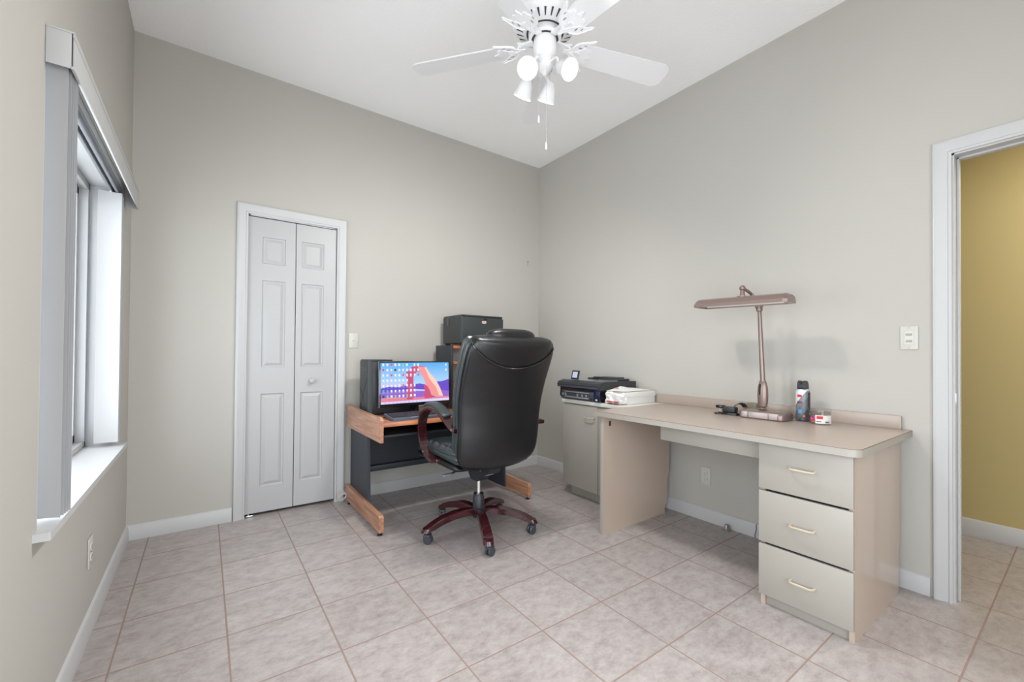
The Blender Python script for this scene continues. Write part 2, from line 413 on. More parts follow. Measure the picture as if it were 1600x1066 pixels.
# vertical blind: valance, head rail and two stacks of slats
vb = thing('vertical_blind', 'white vertical window blind with square valance, slats drawn to both sides', 'blind', (XL, -.99, WZ0+.02))
VZ0, VZ1, VX, VY0, VY1 = 1.885, 1.985, -3.046, -1.668, -.235
b = BM()
box(b, VX-.004, VX, VY0, VY1, VZ0, VZ1, .001); box(b, XL+.001, VX, VY0, VY0+.004, VZ0, VZ1, .001); box(b, XL+.001, VX, VY1-.004, VY1, VZ0, VZ1, .001)
box(b, XL+.001, VX+.003, VY0-.002, VY1+.002, VZ1-.003, VZ1+.002, .001); box(b, VX-.004, VX+.003, VY0-.002, VY1+.002, VZ0-.002, VZ0+.006, .001)
box(b, VX-.001, VX+.002, VY0, VY1, VZ1-.012, VZ1-.002, .0008)
obj('valance', b, TRIM, vb)
b = BM(); 
for xx in (-3.135, -3.112): box(b, xx-.006, xx+.006, -1.64, -.32, 1.915, 1.935, .002)
box(b, -3.145, -3.10, -1.64, -.32, 1.933, 1.950, .002)
obj('head_rail', b, GREYP, vb)
def slat(y, ang, xc, zt=1.912, zb=.645):
    b = BM(); n = 8; w = .089
    A = []
    for z in (zb, zt):
        for t in (0, .0012):
            A.append([])
            for i in range(n+1):
                s = (i/n-.5)*w; c = .006*(1-(2*i/n-1)**2)
                lx, ly = s, c+t
                A[-1].append(b.verts.new((xc+lx*math.cos(ang)-ly*math.sin(ang), y+lx*math.sin(ang)+ly*math.cos(ang), z)))
    for i in range(n):
        b.faces.new((A[0][i], A[0][i+1], A[2][i+1], A[2][i])); b.faces.new((A[1][i], A[1][i+1], A[3][i+1], A[3][i]))
        b.faces.new((A[0][i], A[0][i+1], A[1][i+1], A[1][i])); b.faces.new((A[2][i], A[2][i+1], A[3][i+1], A[3][i]))
    for i in (0, n): b.faces.new((A[0][i], A[1][i], A[3][i], A[2][i]))
    return b
SLAT = mat('blind_slat', srgb(182, 182, 183), .55, noise=.01, nscale=40)
for k in range(5):
    y = -1.635+.014*k
    obj('slat', slat(y, math.radians(-6 if k else -14), -3.102+.002*k), SLAT, vb)
for k in range(5):
    y = -.345-.016*k
    obj('slat', slat(y, math.radians(4), -3.137), SLAT, vb)
for k in range(5):
    for xx, yy in ((-3.112, -1.635+.014*k), (-3.135, -.345-.016*k)):
        b = BM(); cyl(b, (xx, yy, 1.910), (xx, yy, 1.925), .004); obj('slat_carrier', b, REFL, vb)

# ------------------------------------------------------------------ wall plates
def plate(name, label, cat, c, nrm, w, h, kind):
    n = Vector(nrm); s = Vector((-n.y, n.x, 0)); t = thing(name, label, cat, c)
    M = Matrix(((s.x, n.x, 0, c[0]), (s.y, n.y, 0, c[1]), (0, 0, 1, c[2]), (0, 0, 0, 1)))
    b = BM(); box(b, -w/2, w/2, .0005, .006, -h/2, h/2, .003, 3, M); obj('cover_plate', b, mat('ivory_plate', srgb(197, 194, 186), .35, noise=.01), t)
    IV = mat('ivory_insert', srgb(205, 203, 196), .4, noise=.01)
    SL = mat('slot_dark', (0.03, .03, .03), .6, noise=.1); SW = mat('screw_metal', srgb(170, 168, 160), .3, metal=.6, noise=.05)
    if kind == 'outlet':
        for z in (-.02, .02):
            b = BM(); prism(b, rrect(-.0165, .0165, z-.014, z+.014, .008, 4), .006, .009, 'xz', M); f = obj('socket', b, IV, t)
            b = BM(); box(b, -.008, -.0055, .0088, .0095, z-.003, z+.006, 0, 1, M); box(b, .0055, .008, .0088, .0095, z-.002, z+.005, 0, 1, M); cyl(b, M @ Vector((0, .0088, z-.008)), M @ Vector((0, .0095, z-.008)), .0028, n=8)
            obj('socket_slot', b, SL, f)
        b = BM(); cyl(b, M @ Vector((0, .005, 0)), M @ Vector((0, .0072, 0)), .003, n=10); obj('screw', b, SW, t)
    else:
        if kind == 'toggle':
            b = BM(); box(b, -.006, .006, .005, .0065, -.012, .012, .001, 1, M); box(b, -.004, .004, .005, .018, -.002, .009, .002, 2, M); obj('toggle', b, IV, t)
        else:
            b = BM(); box(b, -.018, .018, .0055, .0072, -.034, .034, .002, 1, M); obj('insert', b, IV, t)
            for z in (-.016, .016):
                b = BM(); box(b, -.011, .011, .0068, .012, z-.005, z+.005, .0015, 1, M); obj('rocker', b, mat('rocker_grey', srgb(165, 163, 156), .4, noise=.02), t)
        for z in (-.048, .048):
            b = BM(); cyl(b, M @ Vector((0, .005, z*h/.115)), M @ Vector((0, .0072, z*h/.115)), .003, n=10); obj('screw', b, SW, t)
plate('light_switch', 'white toggle light switch plate between closet door and computer desk', 'light switch', (-1.822, 0, 1.199), (0, -1), .070, .114, 'toggle')
plate('double_switch', 'ivory double switch plate on wall beside the hall doorway', 'light switch', (0, -2.794, 1.198), (-1, 0), .066, .114, 'double')
plate('power_outlet', 'ivory power outlet low on wall inside the kneehole of cream desk', 'outlet', (0, -1.777, .297), (-1, 0), .072, .120, 'outlet')
plate('power_outlet', 'pale power outlet low on the wall under the window', 'outlet', (XL, -.995, .314), (1, 0), .072, .116, 'outlet')
b = BM(); cyl(b, (-.147, 0, 2.022), (-.147, -.014, 2.026), .0022, n=8); lathe(b, [(.006, 0), (.006, .002), (.002, .003)], 10, align((-.147, -.013, 2.026), (0, -1, 0))); tube(b, [(-.147, -.010, 2.022), (-.146, -.011, 2.0), (-.149, -.012, 1.985)], .0015, 6)
tag(obj('wall_nail', b, mat('nail_metal', srgb(150, 146, 138), .4, metal=.5, noise=.05)), 'tiny nail hook high on back wall near the corner', 'nail')

# ------------------------------------------------------------------ ceiling fan
FXc, FYc = -1.485, -1.835
fan = thing('ceiling_fan', 'white five-blade ceiling fan with ornate blade brackets and four lit spotlights', 'ceiling fan', (FXc, FYc, H))
FW = mat('fan_white', srgb(236, 236, 237), .35, noise=.01); BLW = mat('blade_white', srgb(228, 228, 229), .45, noise=.012, nscale=10)
O = Matrix.Translation((FXc, FYc, 0))
b = BM(); lathe(b, [(.02, 2.93), (.05, 2.94), (.065, 2.975), (.068, 2.999)], 32, O); obj('canopy', b, FW, fan)
b = BM(); cyl(b, (FXc, FYc, 2.74), (FXc, FYc, 2.95), .013); obj('downrod', b, FW, fan)
b = BM(); lathe(b, [(.05, 2.765), (.08, 2.755), (.125, 2.72), (.150, 2.69), (.156, 2.66), (.153, 2.635), (.140, 2.612), (.085, 2.585), (.078, 2.585)], 48, O)
mh = obj('motor_housing', b, FW, fan)
VD = mat('vent_dark', srgb(60, 60, 62), .7, noise=.05)
b = BM()
for i in range(25):
    a = 2*PI*i/25
    d = Vector((math.cos(a), math.sin(a), 0))
    p = Vector((FXc, FYc, 2.5935))+d*.100; q = Vector((FXc, FYc, 2.6080))+d*.131
    n = (q-p).normalized(); s = Vector((-d.y, d.x, 0)); up = s.cross(n)
    vs = [p-s*.0025, p+s*.0025, q+s*.0048, q-s*.0048]
    if up.z > 0: up = -up
    A = [b.verts.new(v+up*.0012) for v in vs]; B = [b.verts.new(v-up*.003) for v in vs]
    b.faces.new(A); b.faces.new(B)
    for k in range(4): b.faces.new((A[k], A[(k+1) % 4], B[(k+1) % 4], B[k]))
obj('vent_slots', b, VD, mh)
b = BM(); lathe(b, [(.074, 2.585), (.076, 2.562), (.070, 2.556), (.02, 2.556)], 40, O); fly = obj('flywheel', b, FW, fan)
b = BM(); lathe(b, [(.062, 2.5562), (.062, 2.5548), (.045, 2.5548), (.045, 2.5562)], 40, O); obj('shadow_gap', b, VD, fly)  # dark ring, the shade of the gap put into its colour
b = BM(); lathe(b, [(.0775, 2.5868), (.0775, 2.5838), (.086, 2.5848), (.086, 2.5875)], 40, O, cap=False); obj('housing_gap_shade', b, VD, fly)  # dark ring painted for the shaded recess round the flywheel
YAW0 = math.atan2(f_.y, f_.x) + math.radians(1.5)
def bracket_curve(side):
    pts = []
    return pts
for k in range(5):
    a = YAW0 + 2*PI*k/5
    R = Matrix.Translation((FXc, FYc, 0)) @ Matrix.Rotation(a, 4, 'Z')
    tilt0 = Matrix.Translation((.24, 0, 2.535)) @ Matrix.Rotation(math.radians(-12), 4, 'X') @ Matrix.Translation((-.24, 0, -2.535)); tilt = tilt0 @ Matrix.Diagonal((.87, .87, 1, 1))
    # blade outline (local x outward)
    out = []
    r0, r1, wA, wB = .190, .668, .054, .066
    out += [(r0, -wA+.012), (r0+.012, -wA)]
    out += [(r1-.045, -wB)] + [(r1-.045+.045*math.sin(t), -wB+.045*(1-math.cos(t))) for t in [PI/2*i/6 for i in range(1, 7)]]
    out += [(r1-.045+.045*math.cos(t), wB-.045+.045*math.sin(t)) for t in [PI/2*i/6 for i in range(0, 7)]]
    out += [(r0+.012, wA), (r0, wA-.012)]
    b = BM(); prism(b, out, 2.533, 2.539, 'xy', R @ tilt0); obj('blade', b, BLW, fan)
    # ornate bracket: arm and scrolled fleur
    b = BM()
    prism(b, [(.055, -.016), (.10, -.012), (.13, -.020), (.13, .020), (.10, .012), (.055, .016)], 2.551, 2.557, 'xy', R)
    half = [(.105, .009), (.135, .013), (.150, .030), (.158, .052), (.176, .066), (.200, .078), (.226, .086), (.252, .098), (.262, .094), (.254, .082), (.236, .070), (.228, .056), (.236, .044), (.252, .040), (.256, .028), (.246, .018), (.262, .008), (.282, .0)]
    hp_ = [(p.x, p.y) for p in smooth_path([(x, y, 0) for x, y in half], 3)]
    prism(b, hp_+[(x, -y) for x, y in hp_[-2::-1]], 2.5275, 2.5325, 'xy', R @ tilt)
    for sg in (-1, 1):
        tube(b, [R @ tilt @ Vector(p) for p in smooth_path([(.150, sg*.028, 2.528), (.172, sg*.058, 2.5275), (.202, sg*.074, 2.5275), (.232, sg*.084, 2.5275), (.254, sg*.094, 2.5275)], 5)], .0032, 6)
        tube(b, [R @ tilt @ Vector(p) for p in smooth_path([(.140, 0, 2.528), (.175, sg*.014, 2.5275), (.205, sg*.034, 2.5275), (.222, sg*.046, 2.5275)], 5)], .0028, 6)
    sweep(b, smooth_path([R @ Vector((.095, 0, 2.552)), R @ Vector((.120, 0, 2.550)), R @ tilt @ Vector((.150, 0, 2.534)), R @ tilt @ Vector((.200, 0, 2.5285))], 5), [(-.010, -.004), (.010, -.004), (.010, .004), (-.010, .004)])
    for (x, y) in ((.235, -.028), (.235, .028), (.258, 0)): lathe(b, [(.006, 0), (.006, .003), (.002, .005)], 10, R @ tilt @ align((x, y, 2.531), (0, 0, -1)))
    for (x, y, q1, q2) in ((.190, .040, .012, .004), (.190, -.040, .012, .004), (.170, .012, .009, .0025), (.170, -.012, .009, .0025), (.212, .060, .009, .0025), (.212, -.060, .009, .0025)):
        for f in prism(b, [(x+q1*math.cos(t), y+q2*math.sin(t)) for t in [2*PI*i/10 for i in range(10)]], 2.5268, 2.5276, 'xy', R @ tilt): f.material_index = 1
    obj('blade_bracket', b, [FW, mat('fret_grey', srgb(150, 150, 152), .6, noise=.03)], fan)
b = BM(); lathe(b, [(.052, 2.556), (.054, 2.52), (.050, 2.49), (.042, 2.478), (.030, 2.470)], 36, O); obj('switch_housing', b, FW, fan)
b = BM(); lathe(b, [(.036, 2.475), (.040, 2.455), (.036, 2.425), (.024, 2.408), (.012, 2.400), (.008, 2.392), (.004, 2.390)], 32, O); lk = obj('light_kit_hub', b, FW, fan)
rV = Vector((r_.x, r_.y, 0)).normalized(); aV = Vector((f_.x, f_.y, 0)).normalized(); zV = Vector((0, 0, 1))
C0 = Vector((FXc, FYc, 0))
spots = [((-.083, -.115, 2.347), (-.22, -.80, -.56)), ((.100, -.105, 2.350), (.52, -.62, -.58)),
         ((-.100, .125, 2.368), (-.34, .38, -.86)), ((.018, .150, 2.362), (-.24, .42, -.88))]
for (px, py, pz), nd in spots:
    c = C0+rV*px+aV*py+zV*pz
    n = (rV*nd[0]+aV*nd[1]+zV*nd[2]).normalized()
    b = BM()
    lathe(b, [(.004, -.085), (.018, -.082), (.024, -.066), (.030, -.060), (.034, -.040), (.043, -.004), (.046, 0), (.046, .004), (.043, .004), (.040, -.002), (.034, -.02), (.030, -.03)], 32, align(c, n))
    h = obj('spotlight_head', b, FW, lk)
    b = BM(); hub = C0+rV*px*.22+aV*py*.22+zV*2.44
    tube(b, smooth_path([hub, hub.lerp(c, .35)+zV*.03, c-n*.075], 5), .007, 8); obj('spotlight_arm', b, FW, lk)
    b = BM(); lathe(b, [(.028, -.025), (.0315, -.010), (.030, -.004), (.020, .001), (.004, .003)], 28, align(c, n)); obj('bulb', b, BULB, lk)
    sp = lamp('spotlight_beam', 'SPOT', c+n*.012, 48 if py < 0 else 34, (1, .985, .96), spot_size=math.radians(168), spot_blend=1.0 if py < 0 else .75, shadow_soft_size=.035)
    sp.rotation_euler = (-n).to_track_quat('Z', 'Y').to_euler()
CH = mat('pull_chain', srgb(200, 200, 198), .4, metal=.3, noise=.05)
for (px, py, z0, z1) in ((-.028, -.030, 2.475, 2.16), (.005, -.045, 2.41, 2.03)):
    p = C0+rV*px+aV*py
    b = BM(); cyl(b, (p.x, p.y, z1), (p.x, p.y, z0), .0009, n=6)
    c_ = obj('pull_chain', b, CH, fan)
    b = BM(); lathe(b, [(.001, .03), (.004, .022), (.005, 0), (.002, -.004)], 10, Matrix.Translation((p.x, p.y, z1))); obj('chain_pull', b, FW, c_)

# ------------------------------------------------------------------ cream sewing desk
DT = .757
dk = thing('pedestal_desk', 'long cream laminate desk with three-drawer pedestal against right wall', 'desk', (-.38, -2.15, 0))
b = BM(); prism(b, rrect(-.765, -.001, -2.805, -1.475, .045, 6, (0, 0, 1, 0)), DT-.031, DT-.003, 'xy'); dtp = obj('desktop', b, CREAM, dk)
b = BM(); prism(b, rrect(-.764, -.001, -2.804, -1.476, .045, 6, (0, 0, 1, 0)), DT-.0032, DT-.0008, 'xy'); obj('brown_edging', b, BROWNEDGE, dtp)
b = BM(); prism(b, rrect(-.7635, -.001, -2.8035, -1.4765, .045, 6, (0, 0, 1, 0)), DT-.001, DT, 'xy'); obj('laminate_top', b, TOPL, dtp)
b = BM(); box(b, -.020, -.001, -2.768, -1.412, DT-.0005 if False else DT, DT+.064, .002, 2); obj('backsplash', b, TOPL, dk)
b = BM()
prism(b, [(-.745, 0), (-.115, 0), (-.115, .055), (-.085, .070), (-.085, .235), (-.075, .26), (-.062, .30), (-.062, DT-.031), (-.745, DT-.031)], -1.542, -1.517, 'xz'); ep = obj('end_panel', b, BEIGE, dk, smooth=False)
b = BM(); box(b, -.748, -.745, -1.5425, -1.5165, 0, DT-.031, .0005); obj('edge_band', b, CREAM, ep)
b = BM(); box(b, -.700, -.690, -1.552, -1.542, .665, .695, .002); obj('corner_clip', b, mat('clip_brown', srgb(60, 40, 34), .4, noise=.1), ep)
# pedestal
PY0, PY1 = -2.772, -2.432
b = BM(); prism(b, [(-.700, 0), (-.085, 0), (-.085, .20), (-.062, .23), (-.062, DT-.031), (-.700, DT-.031)], PY0, PY0+.018, 'xz'); obj('pedestal_side', b, BEIGE, dk, smooth=False)
b = BM(); box(b, -.700, -.10, PY1-.018, PY1, .0, DT-.031); obj('pedestal_side', b, BEIGE, dk)
b = BM(); box(b, -.690, -.672, PY0+.018, PY1-.018, 0, .075, .001); obj('kick_board', b, CREAM, dk)
b = BM(); box(b, -.1, -.08, PY0+.018, PY1-.018, 0, DT-.031); obj('pedestal_back', b, BEIGE, dk)
b = BM(); box(b, -.692, -.688, PY0+.018, PY1-.018, .05, DT-.035); obj('drawer_gap_shade', b, DARK, dk)  # black sheet behind the fronts paints the shade between drawers
def pull(yc, zc, x, L=.088):
    b = BM(); pts = [(x, yc-L/2, zc), (x-.016, yc-L/2, zc), (x-.026, yc-L/2+.008, zc), (x-.028, yc-L/2+.02, zc), (x-.028, yc+L/2-.02, zc), (x-.026, yc+L/2-.008, zc), (x-.016, yc+L/2, zc), (x, yc+L/2, zc)]
    tube(b, pts, .0045, 10)
    return b
for (z0, z1, hz) in ((.518, .722, .632), (.283, .508, .392), (.050, .273, .160)):
    b = BM(); box(b, -.720, -.702, PY0-.001, PY1+.001, z0, z1, .0015); dr = obj('drawer', b, CREAM, dk)
    obj('drawer_handle', pull(-2.603, hz, -.720), HANDLE, dr)
b = BM(); box(b, -.662, -.645, -2.430, -1.885, .633, .722, .0015); box(b, -.645, -.25, -2.42, -1.895, .640, .652); ad_ = obj('apron_drawer', b, CREAM, dk)

# cabinet left of desk
cb = thing('base_cabinet', 'low cream cabinet with one door standing left of cream desk', 'cabinet', (-.2, -1.15, 0))
b = BM(); box(b, -.385, -.016, -1.47, -.815, .09, .727); box(b, -.335, -.05, -1.47, -.84, 0, .09); obj('cabinet_body', b, CREAM, cb)
b = BM(); box(b, -.415, -.001, -1.473, -.805, .728, .7565, .003); obj('cabinet_top', b, mat('cabinet_top_grey', srgb(214, 211, 203), .35, noise=.01), cb)
b = BM(); box(b, -.404, -.387, -1.178, -.813, .085, .720, .0015); cd = obj('cabinet_door', b, CREAM, cb)
obj('door_handle', pull(-1.105, .636, -.404, .092), HANDLE, cd)
b = BM(); box(b, -.404, -.387, -1.470, -1.183, .085, .720, .0015); obj('filler_panel', b, CREAM, cb)

# all-in-one printer on cabinet
CT = .7565
pr = thing('inkjet_printer', 'black flat all-in-one printer with flip-up touch screen on cream cabinet', 'printer', (-.22, -1.0, CT))
NAVY = mat('navy_gloss', srgb(28, 36, 62), .2, noise=.05, coat=.4)
b = BM(); prism(b, [(-.415, CT+.008), (-.405, CT+.002), (-.06, CT+.002), (-.06, CT+.094), (-.425, CT+.094), (-.43, CT+.03)], -1.222, -.800, 'xz'); pb = obj('printer_body', b, BGLOSS, pr)
b = BM(); box(b, -.433, -.420, -1.200, -.815, CT+.022, CT+.074, .003); obj('front_recess', b, mat('recess_grey', srgb(58, 60, 66), .5, noise=.2, nscale=60), pb)
b = BM(); box(b, -.445, -.428, -1.12, -.865, CT+.018, CT+.028, .002); box(b, -.440, -.43, -1.12, -.86, CT+.058, CT+.066, .002)
for y in (-.84, -.87, -1.0, -1.05, -1.09): box(b, -.437, -.432, y-.008, y+.008, CT+.03, CT+.05, .002)
obj('paper_tray', b, GREYP, pb)
b = BM(); box(b, -.436, -.425, -1.222, -1.165, CT+.006, CT+.086, .003); bl = obj('front_badge_panel', b, NAVY, pb)
b = BM(); lathe(b, [(.011, 0), (.011, .001)], 20, align((-.436, -1.195, CT+.020), (-1, 0, 0)) @ Matrix.Diagonal((.6, 1, 1, 1))); obj('badge', b, mat('silver_badge', srgb(190, 196, 204), .3, noise=.02), bl)
b = BM(); prism(b, [(-.448, CT+.098), (-.438, CT+.094), (-.04, CT+.094), (-.04, CT+.148), (-.39, CT+.152), (-.440, CT+.138), (-.452, CT+.120)], -1.235, -.790, 'xz'); ld = obj('scanner_lid', b, BPLAST, pr)
b = BM(); prism(b, [(-.452, CT+.098), (-.446, CT+.098), (-.446, CT+.113), (-.453, CT+.113)], -1.228, -.795, 'xz'); obj('chrome_strip', b, mat('steel_blue', srgb(96, 104, 120), .25, metal=.6, noise=.05), ld)
b = BM(); prism(b, [(-.395, CT+.1515), (-.20, CT+.1500), (-.20, CT+.1535), (-.395, CT+.155)], -1.19, -.83, 'xz'); obj('lid_panel', b, mat('lid_grey', srgb(150, 154, 152), .18, noise=.02, coat=.4), ld)
b = BM(); box(b, -.20, -.06, -1.19, -.88, CT+.149, CT+.164, .004); box(b, -.17, -.05, -1.13, -.93, CT+.163, CT+.172, .003); box(b, -.21, -.18, -.99, -.95, CT+.16, CT+.176, .004); obj('document_feeder', b, BPLAST, ld)
Ms = Matrix.Translation((-.395, -.930, CT+.155)) @ Matrix.Rotation(math.radians(-8), 4, 'Z') @ Matrix.Rotation(math.radians(12), 4, 'Y')
b = BM(); box(b, -.005, .005, -.046, .046, 0, .072, .004, 2, Ms); sn = obj('touch_screen', b, BPLAST, pr)
b = BM(); box(b, -.0060, -.0048, -.030, .030, .014, .060, 0, 1, Ms); obj('display', b, emis('touch_display', srgb(200, 205, 235), .8), sn)

# white box and crumpled bag
wb = thing('white_box', 'white lidded cardboard box lying where cabinet and cream desk meet', 'box', (-.19, -1.33, DT))
WHT = mat('white_card', srgb(226, 224, 222), .6, noise=.015, bump=.1, bscale=60)
b = BM(); box(b, -.345, -.03, -1.398, -1.245, DT+.0005, DT+.060, .003); obj('box_base', b, WHT, wb)
b = BM(); box(b, -.350, -.025, -1.402, -1.241, DT+.050, DT+.086, .003); obj('box_lid', b, WHT, wb)
def crumple(bm, amp, freq, seed):
    from mathutils import noise
    for v in bm.verts:
        n = noise.noise_vector(v.co*freq+Vector((seed, 0, 0))); v.co += n*amp
b = BM()
box(b, -.412, -.352, -1.400, -1.252, DT+.006, DT+.082, .012, 3)
bmesh.ops.subdivide_edges(b, edges=b.edges, cuts=3, use_grid_fill=True)
crumple(b, .020, 24, 3); crumple(b, .009, 70, 9)
for v in b.verts: v.co.z = max(v.co.z, DT+.001); v.co.x = min(v.co.x, -.3515)
bag = tag(obj('paper_bag', b, WHT, None, angle=15), 'crumpled white paper bag printed with red bar, in front of the white box', 'bag')
RED = mat('red_print', srgb(205, 45, 55), .5, noise=.05)
b = BM(); box(b, -.4300, -.4225, -1.385, -1.285, DT+.018, DT+.025, .0005); obj('red_bar', b, RED, bag)
b = BM()
R2 = [(-.375, -1.23, .076), (-.20, -1.235, .083), (-.05, -1.26, .0795), (-.04, -1.37, .0795), (-.22, -1.39, .0795), (-.36, -1.385, .082), (-.30, -1.30, .108)]
V = [b.verts.new((x, y, DT+z)) for x, y, z in R2]
for i in range(6): b.faces.new((V[i], V[(i+1) % 6], V[6]))
bmesh.ops.subdivide_edges(b, edges=b.edges, cuts=4, use_grid_fill=True)
from mathutils import noise as _n
for v in b.verts: v.co.z += abs(_n.noise(v.co*22))*.010
ext = bmesh.ops.solidify(b, geom=b.faces[:], thickness=.0012)
for v in b.verts: v.co.z = max(v.co.z+.008, DT+.0868)
sheet = tag(obj('paper_sheet', b, WHT, None, angle=12), 'creased white paper with red mark, draped on the lid of the white box', 'paper')
b = BM(); box(b, -.345, -.325, -1.31, -1.285, DT+.113, DT+.1145, .0003); obj('red_mark', b, RED, sheet)

# desk lamp
dl = thing('desk_lamp', 'bronze articulated desk lamp with long fluorescent hood on cream desk', 'lamp', (-.20, -2.23, DT))
b = BM(); prof = rrect(-.272, -.128, -2.355, -2.118, .030, 8)
z0 = DT+.001
rings = []
for (ins, z) in ((.004, 0), (0, .006), (0, .030), (.004, .039), (.012, .044), (.03, .046)):
    cx_, cy_ = -.2, -2.2365
    ring = []
    for (x, y) in prof:
        sx = 1-ins/.072; sy = 1-ins/.119
        ring.append(b.verts.new((cx_+(x-cx_)*sx, cy_+(y-cy_)*sy, z0+z)))
    rings.append(ring)
k = len(prof)
for A, B in zip(rings, rings[1:]):
    for i in range(k): b.faces.new((A[i], A[(i+1) % k], B[(i+1) % k], B[i]))
b.faces.new(rings[0][::-1]); b.faces.new(rings[-1])
lb = obj('lamp_base', b, BRONZE, dl)
b = BM(); box(b, -.2735, -.268, -2.278, -2.178, z0+.006, z0+.036, .002); box(b, -.2733, -.268, -2.325, -2.283, z0+.006, z0+.036, .002); box(b, -.2733, -.268, -2.172, -2.140, z0+.006, z0+.036, .002); obj('base_front_plate', b, BRONZEG, lb)
# ovoid spring housing
hp = Vector((-.20, -2.222, z0+.046))
b = BM(); lathe(b, [(.020, 0), (.024, .004), (.016, .008), (.014, .012)], 24, Matrix.Translation(hp)); obj('swivel', b, BRONZE, lb)
b = BM(); n = 24
lathe(b, [(.012, .012), (.022, .020), (.0265, .045), (.028, .085), (.026, .125), (.018, .158), (.012, .170)], n, Matrix.Translation(hp) @ Matrix.Diagonal((.75, 1.0, 1, 1))); sh = obj('spring_housing', b, BRONZE, dl)
b = BM(); box(b, hp.x-.0225, hp.x-.017, hp.y+.003, hp.y+.011, hp.z+.085, hp.z+.145, .001); obj('housing_slot', b, DARK, sh)
b = BM(); s0 = hp+Vector((0, .0, .16)); s1 = Vector((-.205, -2.205, 1.385))
lathe(b, [(.013, 0), (.0125, .1), (.010, (s1-s0).length-.03), (.009, (s1-s0).length)], 16, align(s0, s1-s0)); obj('lamp_stem', b, BRONZE, dl)
b = BM(); lathe(b, [(.008, -.02), (.016, -.015), (.017, .012), (.010, .018)], 16, align(s1+Vector((0, 0, -.01)), s1-s0)); cyl(b, s1+Vector((-.004, -.017, 0)), s1+Vector((-.004, .017, 0)), .011); obj('stem_joint', b, BRONZE, dl)
HC = Vector((-.325, -2.165, 1.400))   # hood centre
j = Vector((-.322, -2.168, 1.482))
b = BM(); tube(b, smooth_path([s1, (-.225, -2.195, 1.425), (-.27, -2.180, 1.463), j], 5), .0085, 10); obj('lamp_arm', b, BRONZE, dl)
b = BM(); bmesh.ops.create_uvsphere(b, u_segments=16, v_segments=10, radius=.016, matrix=Matrix.Translation(j)); cyl(b, j, (j.x, j.y, 1.438), .010, .013); box(b, j.x-.022, j.x+.022, j.y-.022, j.y+.022, 1.430, 1.439, .003); obj('hood_knuckle', b, BRONZE, dl)
# hood: faceted trough, open below
Hs = [(-.072, -.016), (-.070, .002), (-.048, .026), (-.020, .034), (.020, .034), (.048, .026), (.070, .002), (.072, -.016)]
Hi = [(.069, -.016), (.066, .001), (.045, .023), (.018, .031), (-.018, .031), (-.045, .023), (-.066, .001), (-.069, -.016)]
Mh = Matrix.Translation(HC) @ Matrix.Rotation(math.radians(2), 4, 'Z') @ Matrix.Rotation(math.radians(1.0), 4, 'X')
b = BM(); prism(b, Hs+Hi, -.228, .228, 'xz', Mh); 
hd = obj('lamp_hood', b, BRONZE, dl, angle=20)
for s in (-1, 1):
    b = BM()
    A = [b.verts.new(Mh @ Vector((x, s*.228, z))) for x, z in Hs]; B = [b.verts.new(Mh @ Vector((x*.80, s*.246, z*.8-.003))) for x, z in Hs]
    kk = len(Hs)
    for i in range(kk): b.faces.new((A[i], A[(i+1) % kk], B[(i+1) % kk], B[i]))
    b.faces.new(B); b.faces.new(A)
    obj('hood_end_cap', b, BRONZE, hd, angle=20)
b = BM(); prism(b, [(-.066, -.004), (-.04, .020), (.04, .020), (.066, -.004), (.066, -.001), (.04, .023), (-.04, .023), (-.066, -.001)], -.226, .226, 'xz', Mh); obj('reflector', b, REFL, hd)
b = BM()
for xx in (-.025, .025): lathe(b, [(.012, -.205), (.0125, .205)], 16, Mh @ Matrix.Translation((xx, 0, -.001)) @ Matrix.Rotation(PI/2, 4, 'X'))
obj('fluorescent_tube', b, mat('tube_white', srgb(232, 234, 228), .25, noise=.01), hd)
b = BM(); lathe(b, [(.006, 0), (.006, .008), (.003, .012)], 12, Mh @ Matrix.Translation((0, -.06, .034))); obj('hood_button', b, BRONZE, hd)

# stapler and staple box
st = thing('stapler', 'black desk stapler with chrome tip lying left of the bronze lamp', 'stapler', (-.22, -2.03, DT))
SX = -.20
b = BM(); prism(b, rrect(SX-.055, SX+.0, -2.015, -1.965, .018, 5), DT+.001, DT+.009, 'xy'); prism(b, rrect(SX-.045, SX+.035, -2.100, -1.985, .012, 5), DT+.001, DT+.014, 'xy'); obj('stapler_base', b, BGLOSS, st)
b = BM(); box(b, SX-.030, SX+.015, -2.080, -2.005, DT+.014, DT+.046, .006, 3); obj('stapler_body', b, BPLAST, st)
b = BM(); box(b, SX-.036, SX+.010, -2.010, -1.968, DT+.034, DT+.053, .006, 3); hd2 = obj('stapler_head', b, BGLOSS, st)
b = BM(); box(b, SX-.034, SX-.004, -1.985, -1.966, DT+.036, DT+.050, .003); cyl(b, (SX-.012, -1.985, DT+.020), (SX-.012, -1.985, DT+.036), .003); obj('chrome_tip', b, CHROME, hd2)
b = BM(); sweep(b, smooth_path([(SX-.01, -2.060, DT+.040), (SX, -2.075, DT+.060), (SX+.02, -2.085, DT+.068), (SX+.04, -2.095, DT+.062), (SX+.055, -2.10, DT+.045)], 6), [(-.014, -.002), (.014, -.002), (.014, .002), (-.014, .002)]); obj('stapler_lever', b, BPLAST, st)
b = BM(); box(b, -.112, -.050, -2.148, -2.078, DT+.0005, DT+.066, .002); sbx = tag(obj('staple_box', b, mat('box_tan', srgb(128, 118, 98), .6, noise=.05)), 'small tan cardboard box behind the stapler by the backsplash', 'box')

